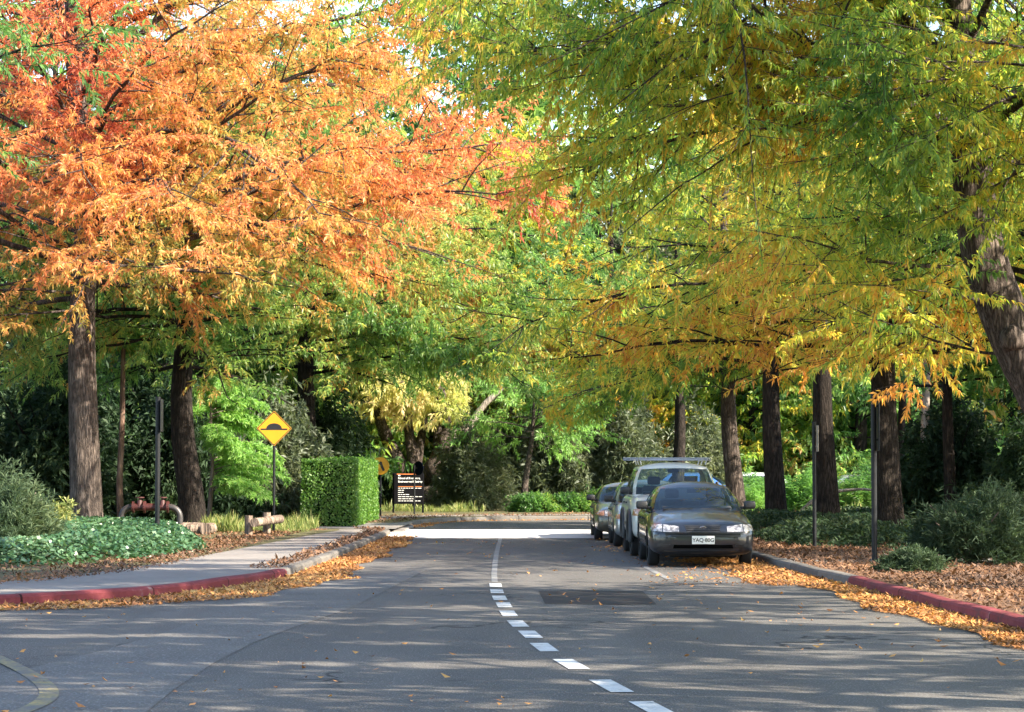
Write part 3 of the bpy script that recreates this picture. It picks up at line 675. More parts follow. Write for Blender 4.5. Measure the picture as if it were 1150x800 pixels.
# right: the leaning oak at the frame edge
trunk = [(7.9, 29.6, 0.0), (7.55, 29.8, 0.8), at(1216, 520, 30), at(1163, 430, 30), at(1122, 345, 30), at(1100, 280, 30), at(1092, 200, 30), at(1080, 60, 30), at(1065, -100, 30), at(1050, -260, 30)]
ex = [(at(1095, 200, 30), R(172), R(24), 8.5, 0.10), (at(1092, 150, 30), R(200), R(20), 7.5, 0.09), (at(1090, 120, 30), R(185), R(16), 6.6, 0.07), (at(1088, 100, 30), R(178), R(12), 7.4, 0.07), (at(1086, 60, 30), R(170), R(8), 6.8, 0.06),
      (at(1100, 300, 30), R(205), R(-2), 3.6, 0.05), (at(1150, 400, 30), R(150), R(6), 3.2, 0.04), (at(1120, 340, 30), R(225), R(2), 3.0, 0.045), (at(1098, 270, 30), R(250), R(8), 3.2, 0.05), (at(1095, 230, 30), R(275), R(5), 3.4, 0.05),
      (at(1095, 180, 30), R(235), R(2), 3.6, 0.05), (at(1095, 120, 30), R(260), R(2), 3.6, 0.05)]
lean_root, _, _ = make_tree('oak_tree', 'leaning oak at the right edge with a knot on its trunk and drooping yellow leaves', GR, (7.9, 29.6, 0.12), trunk, 0.42, 'leaf_mixed', 'bark',
          cf_mixed(0.47, 0.55, 0.9, low=0.34, zl=4.3), seed=21, void=0.30, zmin=lambda P: np.where(P[:, 0] > 3.9, 2.55, 3.4) + 0.25 * np.sin(P[:, 0] * 3 + P[:, 1]), n_limbs=26, z_lo=5.3, z_hi=9.4, Rad=6.6, e_lo=8, e_hi=50, n_sec=18, extra=ex, leafL=0.10, wd=0.23, per=7, twig_step=0.15, cl_step=0.075, ldroop=0.8)
V, F = tube([(0, y_, 0) for y_ in (0.10, 0.02, -0.03, -0.045, -0.03, 0.0)], [0.17, 0.16, 0.13, 0.10, 0.07, 0.01], 18, wob=0.06, seed=3)
kx, ky, kz = at(1139, 380, 29.66)
link('knot', npmesh('knot', V + np.array([kx - 7.9, ky - 29.6, kz - 0.12]), F, smooth=True), M['bark'], lean_root)
# near right oak outside the frame that shades the foreground
trunk = [(9.4, 14, 0.0), (9.3, 14, 3), (9.2, 14, 7), (9.0, 14, 13.5)]
make_tree('oak_tree', 'green oak beside the near road whose shade falls on the foreground', GR, (9.4, 14, 0.12), trunk, 0.36, 'leaf_mixed', 'bark',
          cf_mixed(0.35, 0.5), seed=22, n_limbs=40, z_lo=4.8, z_hi=13.0, Rad=7.8, e_lo=8, e_hi=55, n_sec=14, leafL=0.18, wd=0.32, per=5, twig_step=0.24, twigw=False, zmin=lambda P: 1.9 + 0.205 * P[:, 1], void=0.2)
trunk = [(10.6, 21.5, 0.0), (10.6, 21.5, 4), (10.5, 21.5, 8), (10.4, 21.5, 13.5)]
make_tree('oak_tree', 'oak further from the kerb beside the near road', GR, (10.6, 21.5, 0.12), trunk, 0.34, 'leaf_mixed', 'bark',
          cf_mixed(0.4, 0.5), seed=23, n_limbs=40, z_lo=3.6, z_hi=13.0, Rad=7.2, e_lo=4, e_hi=55, n_sec=14, leafL=0.18, wd=0.32, per=5, twig_step=0.24, twigw=False, zmin=lambda P: 1.9 + 0.205 * P[:, 1], void=0.2)
# right row
trunk = [(10.3, 41.5, 0.0), (10.3, 41.5, 3), (10.2, 41.6, 7), (10.1, 41.6, 10.4)]
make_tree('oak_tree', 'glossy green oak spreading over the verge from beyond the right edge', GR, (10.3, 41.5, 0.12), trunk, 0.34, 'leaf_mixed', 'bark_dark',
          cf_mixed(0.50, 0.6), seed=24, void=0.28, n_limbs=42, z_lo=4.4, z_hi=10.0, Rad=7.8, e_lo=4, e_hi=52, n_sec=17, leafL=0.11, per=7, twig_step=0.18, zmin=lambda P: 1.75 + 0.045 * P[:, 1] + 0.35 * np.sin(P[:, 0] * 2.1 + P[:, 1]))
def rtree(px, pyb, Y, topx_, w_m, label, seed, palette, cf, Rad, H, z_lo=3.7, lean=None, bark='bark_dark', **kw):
    X0 = (px - 575) / FPX * Y; Xt = (topx_ - 575) / FPX * Y
    tr = [(X0, Y, 0.0), (X0 + (Xt - X0) * 0.25, Y, 1.0), (Xt, Y, 2.8), (Xt, Y, 4.5), (Xt - 0.1, Y, H * 0.7), (Xt - 0.1, Y, H)]
    a_ = dict(n_limbs=44, z_hi=H - 0.6, e_lo=2, e_hi=52, n_sec=19, leafL=0.15, per=5, twig_step=0.17, zmin=lambda P: np.where((P[:, 0] < 5) & (P[:, 1] > 60), 3.0, 1.75 + 0.036 * P[:, 1]) + 0.35 * np.sin(P[:, 0] * 2.1 + P[:, 1])); a_.update(kw)
    return make_tree('oak_tree', label, GR, (X0, Y, 0.12), tr, w_m / 2, palette, bark, cf, seed=seed, z_lo=z_lo, Rad=Rad, **a_)
rtree(997, 612, 51.5, 992, 0.68, 'thick straight oak trunk behind the tall dark parking pole', 31, 'leaf_mixed', cf_mixed(0.58, 0.6, low=0.12, zl=5.0), 8.0, 11.3, extra=[(at(992, 330, 51.5), R(176), R(14), 9.5, .1), (at(992, 260, 51.5), R(190), R(16), 9.5, .1), (at(992, 300, 51.5), R(160), R(10), 9, .1)])
ft = rtree(930, 604, 57.5, 924, 0.60, 'oak whose trunk forks just below the leaves behind the short pole', 32, 'leaf_mixed', cf_mixed(0.52, 0.65), 7.0, 10.6, z_lo=3.3,
      extra=[(at(926, 330, 57.5), R(178), R(12), 9, .1), (at(926, 280, 57.5), R(196), R(12), 8.5, .1), (at(926, 450, 57.5), R(178), R(52), 4.5, 0.12), (at(926, 448, 57.5), R(5), R(55), 4.5, 0.12)])
rtree(872, 585, 63, 866, 0.58, 'oak right of the parked cars with an even dark trunk', 33, 'leaf_mixed', cf_mixed(0.42, 0.65), 7.0, 11.0, z_lo=3.6, extra=[(at(868, 380, 63), R(180), R(10), 8.5, .09), (at(868, 320, 63), R(170), R(14), 9, .1)])
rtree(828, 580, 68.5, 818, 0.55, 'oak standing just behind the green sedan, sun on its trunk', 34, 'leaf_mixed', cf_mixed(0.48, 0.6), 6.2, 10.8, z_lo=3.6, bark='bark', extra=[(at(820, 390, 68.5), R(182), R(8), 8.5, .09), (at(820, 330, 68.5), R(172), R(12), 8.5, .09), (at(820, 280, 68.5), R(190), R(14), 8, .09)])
rtree(1068, 600, 58, 1064, 0.3, 'slim oak in the shaded garden at the right', 35, 'leaf_green', cf_mixed(0.35, 0.4), 4.6, 9.5, z_lo=3.4)
# oaks past the bend
far = rtree(760, 575, 90, 764, 0.5, 'yellow green oak beyond the road bend behind the roof rack', 36, 'leaf_mixed', cf_mixed(0.38, 0.45), 7.5, 12.5, z_lo=3.6, leafL=0.2)[0]
rtree(548, 575, 99, 546, 0.5, 'tall sunlit yellow green oak filling the gap at the end of the road', 38, 'leaf_mixed', cf_mixed(0.46, 0.5), 7.5, 15.0, z_lo=4.8, leafL=0.2)
F2 = rtree(690, 575, 97, 690, 0.5, 'lime green oak beyond the bend right of the small sapling', 37, 'leaf_green', cf_mixed(0.7, 0.5), 7.5, 13.0, z_lo=4.2, leafL=0.21)[0]

# ---- the pale forked tree across the junction
root = empty('forked_tree', at(478, 574, 92)); root.location.z = 0.12
tag(root, 'old many stemmed tree with one bare pale limb behind the black sign board', 'tree')
stems = [([(462, 576), (458, 545), (450, 525), (440, 506), (425, 470), (415, 430)], 0.42),
         ([(470, 576), (468, 545), (464, 520), (458, 480), (455, 430)], 0.34),
         ([(480, 576), (482, 545), (490, 525), (499, 508), (503, 488), (498, 460), (490, 420)], 0.55),
         ([(474, 560), (466, 530), (470, 505), (478, 470)], 0.32)]
wood = []
bb = np.array(root.location)
for i, (pl, r) in enumerate(stems):
    P = np.array([at(x, y, 92 + 0.3 * math.sin(i + j)) for j, (x, y) in enumerate(smooth_line(pl))])
    P[0, 2] = min(P[0, 2], 0.0)
    wood.append(tube(P, r * (1 - np.linspace(0, 1, len(P)) ** 1.3 * 0.72), 12, wob=0.04, seed=i))
wv, wf = cat_tubes(wood); link('trunk', npmesh('trunk', wv - bb, wf, smooth=True), M['bark'], root)
P = np.array([at(x, y, 91.7) for x, y in smooth_line([(500, 497), (508, 490), (522, 483), (532, 472), (539, 460), (549, 449), (560, 440), (572, 424)])])
wv, wf = tube(P, 0.19 * (1 - np.linspace(0, 1, len(P)) * 0.6), 10, wob=0.03)
link('limb', npmesh('limb', wv - bb, wf, smooth=True), M['bark_pale'], root)
kwargs = dict(seed=41, n_limbs=44, z_lo=3.6, z_hi=11, Rad=5.0, e_lo=-10, e_hi=45, n_sec=15, leafL=0.2, per=5, ldroop=0.6, void=0.25, sprouts=40, zmin=lambda P: np.where(P[:, 0] > -1.7, 5.4, 2.7 + 0.5 * np.abs(P[:, 0] + 3.4) ** 0.7))
(wv, wf), (lv, lf, pc) = grow([at(488, 560, 92), at(492, 480, 92), at(494, 400, 92), at(494, 260, 92)], 0.2, **kwargs)
g = np.random.default_rng(5)
link('crown', npmesh('crown', lv - bb, lf, np.clip(0.38 + 0.8 * (sn(pc, 1.6) - 0.4) + 0.6 * (g.random(len(pc)) - 0.5), 0, 1)), M['leaf_pale'], root)
wv2, wf2 = wv, wf
link('branches', npmesh('branches', wv2 - bb, wf2, smooth=True), M['bark'], root)
# bright green sapling
tr = [at(588, 574, 88), at(589, 545, 88), at(594, 515, 88), at(598, 490, 88), at(600, 440, 88)]
make_tree('sapling', 'small bright green sapling with a thin bare trunk across the bend', None, (tr[0][0], 88, 0.12), tr, 0.13, 'leaf_fresh', 'bark',
          cf_mixed(0.5, 0.4), seed=42, n_limbs=18, z_lo=2.6, z_hi=4.6, Rad=2.6, e_lo=-5, e_hi=45, n_sec=8, leafL=0.16, per=5)

# ---- generic background trees, copied
gt = [(0, 0, 0), (0.1, 0, 3), (0, 0.1, 6), (0.1, 0, 9), (0, 0, 14)]
bgt, _, bgc = make_tree('background_tree', 'x', None, (0, 0, 0), gt, 0.35, 'leaf_green', 'bark_dark', cf_mixed(0.5, 0.7, 0.6), seed=51, n_limbs=40, z_lo=1.6, z_hi=13, Rad=6.4,
          e_lo=-5, e_hi=55, n_sec=11, leafL=0.30, wd=0.34, per=5, twig_step=0.42, cl_step=0.17, cull=False, twigw=False, cat='tree')
spots = [(-1.5, 104, (1.3, 1.3, 1.55), 'leaf_green'), (5.5, 113, (1.3, 1.3, 1.5), 'leaf_mixed'), (11, 115, (1.1, 1.1, 1.4), 'leaf_green'), (-7.5, 101, (1.2, 1.2, 1.45), 'leaf_green'), (16, 117, (1.2, 1.2, 1.5), 'leaf_mixed'), (22, 104, (1.3, 1.3, 1.5), 'leaf_green'), (-12, 92, (1.1, 1.1, 1.3), 'leaf_green'), (-18, 94, (1.2, 1.2, 1.4), 'leaf_green'),
         (-15, -20, 1.1, 'leaf_green'), (-4, -32, 1.1, 'leaf_mixed'), (7, -28, 1.1, 'leaf_green'), (17, -16, 1.0, 'leaf_mixed'),
         (-13, 84, 0.9, 'leaf_green'), (-19, 76, 0.95, 'leaf_dark'), (-25, 86, 1.0, 'leaf_dark'), (-9, 97, 1.0, 'leaf_green'), (-16, 104, 1.1, 'leaf_mixed'), (-3.5, 108, 1.15, 'leaf_green'), (-28, 68, 0.9, 'leaf_dark'),
         (4, 112, 1.1, 'leaf_olive'), (12, 106, 0.8, 'leaf_green'), (14.5, 100, 0.9, 'leaf_green'), (19.5, 102, 0.9, 'leaf_fresh'), (10.2, 101, 0.8, 'leaf_mixed'), (30, 96, 1.1, 'leaf_mixed'), (17, 112, 1.1, 'leaf_mixed'),
         (20, 66, 0.75, 'leaf_dark'), (15.5, 58, 0.66, 'leaf_dark'), (-20, 60, 0.75, 'leaf_dark'), (-24, 112, 1.3, 'leaf_green'), (26, 120, 1.3, 'leaf_green'), (-12, 128, 1.4, 'leaf_green'), (1, 132, 1.4, 'leaf_mixed'), (13, 130, 1.4, 'leaf_green'), (36, 128, 1.5, 'leaf_green'), (-34, 126, 1.5, 'leaf_green')]
LBL = {'leaf_green': 'green tree', 'leaf_dark': 'dark evergreen tree', 'leaf_mixed': 'yellowing tree', 'leaf_olive': 'olive grey tree', 'leaf_pale': 'pale yellow tree', 'leaf_fresh': 'lime green tree'}
def where(x, y):
    px = 575 + FPX * x / y
    side = 'far left' if px < 150 else 'left' if px < 400 else 'middle' if px < 700 else 'right' if px < 950 else 'far right'
    return side
cnt = {}
for i, (x, y, s, mt) in enumerate(spots):
    row = 'behind the viewer' if y < 0 else 'in the near wood' if y < 90 else 'past the bend' if y < 115 else 'in the farthest row'
    key = (mt, where(x, y), row); cnt[key] = cnt.get(key, 0) + 1
    extra_ = ['', ' with a wider crown', ' with a lower crown', ' with the thinnest foliage', ' with the tallest crown'][cnt[key] - 1]
    lab = '%s %s, %s side%s' % (LBL[mt], row, where(x, y), extra_)
    grp = 'trees of the background wood'
    assert len(lab.split()) <= 16
    if i == 0:
        bgt.location = (x, y, 0.1); bgt.rotation_euler = (0, 0, 1.0); bgt.scale = s if hasattr(s, '__len__') else (s,) * 3; bgt['label'] = lab; bgt['group'] = grp
    else: copy_tree(bgt, (x, y, 0.1), 1.7 * i, s, lab, grp, mt)

# ------------------------------------------------------------------ shrubs
def shrub_mesh(seed, rx, ry, h, n, leafL, wd, per, up=0.3, spread=0.6, droop=0.0, shell=0.55, stems=10, hollow=0.0):
    g = np.random.default_rng(seed)
    d = unit(g.normal(0, 1, (n, 3))); d[:, 2] = np.abs(d[:, 2])
    lump = 0.72 + 0.55 * (sn(d * 3.0 + seed, 1.3) - 0.3) + 0.35 * (sn(d * 9.0 + seed, 1.6) - 0.4) + 0.25 * (g.random(n) < 0.04)
    r = (shell + (1 - shell) * g.random(n)) ** 0.6 * lump
    P = d * r[:, None] * np.array([rx, ry, h]); P[:, 2] += 0.03 * h
    out = unit(d * np.array([1, 1, 0.7]) + np.array([0, 0, up]))
    V, F = blades(P, out, per, leafL, wd, spread, droop, g)
    w_ = []
    for i in range(stems):
        a_ = g.uniform(0, 6.28); q = g.uniform(0.3, 0.85); top = np.array([rx * q * math.cos(a_), ry * q * math.sin(a_), h * g.uniform(0.55, 0.85)])
        mid = top * np.array([0.35, 0.35, 0.55]); b0 = np.array([0.08 * math.cos(a_), 0.08 * math.sin(a_), 0])
        w_.append(tube(smooth_line([tuple(b0), tuple(mid), tuple(top)], 1), np.linspace(0.02 + 0.012 * h, 0.008, 6)[:len(smooth_line([(0, 0), (0, 0), (0, 0)], 1))], 5))
    return (V, F, np.repeat(P, per, 0)), cat_tubes(w_)
def make_shrub(name, label, cat, loc, mat, bark='twig', group=None, cf=(0.45, 0.5), **kw):
    (V, F, pc), (wv, wf) = shrub_mesh(**kw); g = np.random.default_rng(kw['seed'])
    root = empty(name, loc); tag(root, label, cat, group)
    v = np.clip(cf[0] + cf[1] * (sn(pc, 1.5) - 0.5) + 0.5 * (g.random(len(pc)) - 0.5), 0, 1)
    link('crown', npmesh('foliage', V, F, v), M[mat], root)
    link('stems', npmesh('stems', wv, wf, smooth=True), M[bark], root)
    root.children[0].name = 'foliage'
    return root
def copy_shrub(root, loc, rz, sc, label, mat=None, group=None):
    r = root.copy(); C.objects.link(r); r.location = loc; r.rotation_euler = (0, 0, rz); r.scale = sc if hasattr(sc, '__len__') else (sc,) * 3
    r['label'] = label
    if group: r['group'] = group
    for ch in list(root.children):
        c = ch.copy(); C.objects.link(c); c.parent = r
        if mat and 'foliage' in ch.name:
            c.material_slots[0].link = 'OBJECT'; c.material_slots[0].material = M[mat]
    return r
ZV = 0.12
# left foreground grey-green shrubs
make_shrub('shrub', 'feathery grey green bush at the left edge beside the ivy', 'bush', (-8.55, 40.5, ZV), 'leaf_grey', seed=61, rx=1.15, ry=1.1, h=1.35, n=5200, leafL=0.16, wd=0.12, per=6, up=0.9, spread=0.35)
make_shrub('shrub', 'rounder darker bush cut off by the left edge of the view', 'bush', (-9.9, 44.5, ZV), 'leaf_grey', seed=62, rx=1.3, ry=1.2, h=1.75, n=4200, leafL=0.16, wd=0.13, per=6, up=0.8, spread=0.35)
make_shrub('shrub', 'small yellowish bush between the grey bush and the orange oak', 'bush', (-9.6, 49.0, ZV), 'leaf_grass', seed=63, rx=0.8, ry=0.7, h=0.95, n=1500, leafL=0.13, wd=0.25, per=5)
# right
make_shrub('shrub', 'spreading grey green bush on leaf litter at the right', 'bush', (7.35, 38.6, ZV), 'leaf_grey', seed=64, rx=1.1, ry=1.0, h=1.2, n=3600, leafL=0.16, wd=0.12, per=6, up=0.9, spread=0.42, cf=(0.3, 0.4))
make_shrub('shrub', 'low green plant hugging the right verge near the red kerb', 'bush', (5.85, 35.3, ZV), 'leaf_grey', seed=65, rx=0.52, ry=0.5, h=0.33, n=1500, leafL=0.1, wd=0.16, per=5, up=0.6, cf=(0.4, 0.4), stems=5)
make_shrub('shrub', 'loose leafy bush behind the spreading bush at right', 'bush', (9.3, 44, ZV), 'leaf_grey', seed=66, rx=1.2, ry=1.1, h=1.2, n=2600, leafL=0.16, wd=0.15, per=5, up=0.8, cf=(0.25, 0.3))
# dense dark shrub masses, left understory
ds = make_shrub('dark_shrub', 'dark shrub', 'bush', (-12.5, 66, ZV), 'leaf_dark', 'bark_dark', seed=67, rx=2.4, ry=2.2, h=4.2, n=9000, leafL=0.24, wd=0.3, per=5, up=0.0, spread=0.8, droop=0.3, shell=0.25, stems=16, group='dark shrubs under the trees')
ds['label'] = 'tall dark shrub behind the orange oak trunk'
dl = [(-16.5, 65, 1.05, 'leaf_dark', 'tall dark shrub at the far left behind the grey bushes'), (-9.6, 68.5, 0.95, 'leaf_dark', 'dark shrub behind the red valve pipe'), (-6.9, 71.5, 0.85, 'leaf_olive', 'blue grey shrub behind the yellow diamond sign'),
      (-14.8, 72, 1.35, 'leaf_dark', 'tallest dark shrub behind the orange oak'), (-20, 70, 1.3, 'leaf_dark', 'wide dark shrub deep in the left wood'), (-11, 76, 1.3, 'leaf_dark', 'dark shrub filling the gap left of the diamond sign'), (-7.4, 82, 1.1, 'leaf_dark', 'dark shrub behind the clipped hedge'),
      (11.2, 62, 0.8, 'leaf_dark', 'dark shrub behind the slim pale trunk'), (13.6, 58, 0.9, 'leaf_dark', 'tall dark shrub in the shaded right garden'), (11.5, 51, 0.62, 'leaf_dark', 'dark shrub at the right edge behind the leaning oak'), (16, 66, 1.1, 'leaf_dark', 'dark shrub deep in the right garden'), (13.9, 50, 0.8, 'leaf_dark', 'dark shrub cut off by the right edge'),
      (-6.6, 73.6, 0.5, 'leaf_olive', 'low grey shrub tucked between hedge and diamond sign')]
for i, (x, y, s, mt, lab) in enumerate(dl): copy_shrub(ds, (x, y, ZV), 2.1 * i + 1, (s, s, s), lab, mt)
# across the bend
os_ = make_shrub('olive_shrub', 'rounded olive green shrub right of the black sign board', 'bush', (-1.55, 89.5, ZV), 'leaf_olive', 'bark_dark', seed=68, rx=1.5, ry=1.4, h=3.0, n=6500, leafL=0.2, wd=0.2, per=5, up=0.3, spread=0.6, shell=0.35, group='shrubs across the bend')
for i, (x, y, s, mt, lab) in enumerate([(1.9, 95, (1.3, 1.2, 1.45), 'leaf_olive', 'tall airy grey shrub behind the sapling trunk'), (4.5, 95, (1.3, 1.2, 1.4), 'leaf_olive', 'dense shrub between sapling and parked cars'), (-0.3, 97, (1.0, 1, 1.5), 'leaf_olive', 'tall olive shrub behind the rounded olive shrub'),
                                        (7.6, 97, (1.4, 1.2, 1.25), 'leaf_olive', 'grey shrub behind the white roof rack'), (-5.4, 93, (1.1, 1, 0.9), 'leaf_dark', 'dark shrub between the hedge and the sign board'), (3.2, 99, (1.4, 1.2, 1.7), 'leaf_olive', 'tallest grey green shrub across the bend'),
                                        (10.4, 86, (1.0, 0.8, 0.46), 'leaf_fresh', 'green shrub seen between the right hand trunks'), (12.7, 87, (0.9, 0.8, 0.50), 'leaf_green', 'shrub half hiding the silver car left of the thickest right trunk'), (8.6, 85, (0.7, 0.7, 0.42), 'leaf_fresh', 'small lime shrub just right of the sun spotted oak trunk'), (15.2, 86, (0.9, 0.8, 0.5), 'leaf_green', 'shrub half hiding the white car by the slim pale trunk')]):
    copy_shrub(os_, (x, y, ZV), 1.3 * i + 0.5, s, lab, mt)
ls = make_shrub('low_shrub', 'low green shrub under the sapling', 'bush', (0.9, 86.5, ZV), 'leaf_green', seed=69, rx=1.0, ry=0.8, h=0.75, n=1800, leafL=0.13, wd=0.3, per=5, group='low shrubs along the far verge', stems=5)
for i, (x, s, lab) in enumerate([(2.2, (1, 1, 1.0), 'low green shrub just right of the sapling'), (3.5, (1.1, 1, 1.25), 'bushier low shrub left of the parked cars'), (4.8, (1.2, 1, 1.5), 'tallest low shrub beside the rear parked car'), (6.2, (1, 1, 1.2), 'low shrub hidden partly by the rear parked car')]):
    copy_shrub(ls, (x, 86.8 + 0.15 * i, ZV), i * 1.9, s, lab)
# bright feathery wattle beside second oak
def wattle():
    g = np.random.default_rng(70); root = empty('wattle', (-8.0, 63.5, ZV)); tag(root, 'feathery bright green wattle spreading beside the second oak trunk', 'bush')
    W_, V_, P_ = [], [], []
    for i in range(34):
        z = 0.9 + 3.0 * (i / 34); az = g.uniform(-1.9, 1.3); L = 1.9 * g.uniform(0.7, 1.1) * (1.1 - 0.5 * i / 34)
        q = np.array([0, 0, z]); pts = [q.copy()]; e = R(25)
        for j in range(7): q = q + dirv(az, e) * L / 7; e -= R(9); pts.append(q.copy())
        pts = np.array(pts); W_.append(tube(pts, np.linspace(0.018, 0.005, 8), 4))
        for sd in (-1, 1):
            for j in range(2, 8):
                for m in range(3):
                    b0 = pts[j] - (pts[j] - pts[j - 1]) * m / 3; d = dirv(az + sd * g.uniform(0.6, 1.1), -0.15 + g.normal(0, 0.15)); l2 = 0.38 * g.uniform(0.7, 1.2)
                    k = 9; f = (np.arange(k) + 1) / k; V_.append(b0 + d * (f * l2)[:, None] + np.array([0, 0, -1]) * (0.1 * f ** 2)[:, None]); P_.append(np.repeat(d[None], k, 0))
    W_.append(tube([(0, 0, 0), (0.1, 0, 1.5), (0, 0.1, 4)], [0.07, 0.05, 0.02], 8))
    Pc = np.concatenate(V_); D = np.concatenate(P_); V, F = blades(Pc, D, 4, 0.11, 0.3, 0.5, 0.35, g)
    link('foliage', npmesh('foliage', V, F, np.clip(g.normal(0.65, 0.2, len(F)), 0, 1)), M['leaf_fresh'], root)
    wv, wf = cat_tubes(W_); link('stems', npmesh('stems', wv, wf, smooth=True), M['twig'], root)
wattle()
# thin trunks in the left understory
for i, (px, py0, py1, Y, lab) in enumerate([(136, 610, 480, 64, 'thin reddish trunk left of the valve pipe'), (1040, 600, 400, 62, 'slim pale straight trunk in the right garden'), (1013, 600, 440, 70, 'slim dark trunk behind the thick right oak')]):
    p = [at(px, py0, Y), at(px - 2, (py0 + py1) / 2, Y), at(px + 1, py1, Y), at(px + 3, py1 - 120, Y)]; p[0] = (p[0][0], Y, 0.0)
    n = 20; PP = np.array([[np.interp(t, [0, .33, .66, 1], [q[c] for q in p]) for c in range(3)] for t in np.linspace(0, 1, n)])
    r = {0: 0.1, 1: 0.13, 2: 0.14, 3: 0.06}[i]
    root = empty('slender_tree', (p[0][0], Y, ZV)); tag(root, lab, 'tree', 'slender trunks')
    V, F = tube(PP, np.linspace(r, r * 0.6, n), 12, wob=0.03, seed=i); bb = np.array([p[0][0], Y, ZV])
    link('trunk', npmesh('trunk', V - bb, F, smooth=True), M[['bark_red', 'bark_pale', 'bark_dark', 'bark_pale'][i]], root)
    (V, F, pc), _w = shrub_mesh(80 + i, 1.7, 1.7, 1.8, 1800, 0.18, 0.28, 5, up=0.0, spread=0.8, droop=0.5, shell=0.3)
    V = V + (PP[-1] - bb) - np.array([0, 0, 0.8])
    link('crown', npmesh('crown', V, F, np.random.default_rng(i).random(len(F)) * 0.8), M['leaf_green'], root)

# ivy
def mound_stuff(name, label, cat, poly, hfn, n, mat, size, g, cf=(0.5, 0.5), up=1.0, wd=0.85):
    poly = np.array(poly); mn, mx = poly.min(0), poly.max(0)
    P = g.uniform(mn, mx, (n * 3, 2))
    ins = np.zeros(len(P), bool); j = len(poly) - 1
    for i in range(len(poly)):
        xi, yi = poly[i]; xj, yj = poly[j]
        c = ((yi > P[:, 1]) != (yj > P[:, 1])) & (P[:, 0] < (xj - xi) * (P[:, 1] - yi) / (yj - yi + 1e-9) + xi); ins ^= c; j = i
    P = P[ins][:n]
    # distance to polygon edge, for tapering
    dm = np.full(len(P), 9.9)
    for i in range(len(poly)):
        a_, b_ = poly[i], poly[(i + 1) % len(poly)]; ab = b_ - a_; t = np.clip(((P - a_) @ ab) / (ab @ ab), 0, 1)
        dm = np.minimum(dm, np.linalg.norm(P - (a_ + t[:, None] * ab), axis=1))
    P3 = np.column_stack([P, np.zeros(len(P))]); H = hfn(P3, dm); z = ZV + H * g.random(len(P)) ** 0.35
    P3[:, 2] = z
    d = unit(g.normal(0, 0.8, (len(P), 3)) + np.array([0.15, -0.35, 0.2])); nrm = unit(g.normal(0, 0.45, (len(P), 3)) + np.array([0.1, -0.1, up]))
    s = unit(np.cross(d, nrm)); d = unit(np.cross(nrm, s)); L = size * g.uniform(0.6, 1.3, len(P))[:, None]
    V = np.stack([P3 - d * L * .5, P3 + d * L * -0.1 + s * L * wd * .5, P3 + d * L * .5, P3 - d * L * 0.1 - s * L * wd * .5], 1).reshape(-1, 3)
    F = np.arange(4 * len(P)).reshape(-1, 4)
    v = np.clip(cf[0] + cf[1] * (sn(P3, 1.5) - 0.5) + 0.6 * (g.random(len(P)) - 0.5), 0, 1)
    return tag(link(name, npmesh(name, V, F, v), M[mat]), label, cat, kind='stuff')
g = np.random.default_rng(9)
mound_stuff('ivy', 'glossy dark green ivy spreading round the foot of the orange oak', 'ivy', [(-9.2, 37.2), (-7.6, 37.0), (-6.3, 39.3), (-5.9, 42), (-5.75, 45.5), (-6.3, 49), (-7.3, 55), (-13, 58), (-13, 42)],
            lambda P, d: 0.42 * np.clip(d / 0.5, 0, 1) ** 0.6 * (0.75 + 0.4 * sn(P, 1.6)), 70000, 'leaf_ivy', 0.085, g)
mound_stuff('ground_cover', 'low dark green ground cover beneath the right hand oaks', 'ground cover', [(5.6, 46.5), (7.6, 45.5), (8.6, 47), (9.6, 52), (11, 70), (6, 69.5), (5.2, 63), (5.3, 50)],
            lambda P, d: 0.38 * np.clip(d / 0.8, 0, 1) ** 0.7 * np.clip(2.2 * sn(P, 1.7) - 0.45, 0.08, 1.3), 38000, 'leaf_dark', 0.13, g, cf=(0.6, 0.5), up=0.5, wd=0.4)
def grass_stuff(name, label, poly, n, h, g, mat='leaf_grass'):
    poly = np.array(poly); P = g.uniform(poly.min(0), poly.max(0), (n, 2)); P3 = np.column_stack([P, np.full(n, ZV)])
    k = g.random(n) < np.clip(sn(P3, 2.2) * 2.4 - 0.7, 0, 1); P3 = P3[k]
    hh = h * (0.2 + 1.1 * sn(P3, 2.8, 3.0) ** 1.5 + 0.15 * g.random(len(P3)))
    V, F = blades(P3, np.repeat([[0, 0, 1.0]], len(P3), 0), 5, hh, 0.06, 0.32, -0.8, g)
    return tag(link(name, npmesh(name, V, F, g.random(len(F))), M[mat]), label, 'grass', kind='stuff')
grass_stuff('grass', 'sunlit tufts of long grass behind the log barrier', [(-8.6, 57.5), (-4.9, 63)], 2600, 0.38, g)
grass_stuff('grass', 'dry grass round the posts of the black sign board', [(-5.2, 85.5), (-1.0, 90)], 1500, 0.45, g)
grass_stuff('grass', 'sunny grass beyond the right hand oaks', [(8, 84), (26, 104)], 9000, 0.4, g)

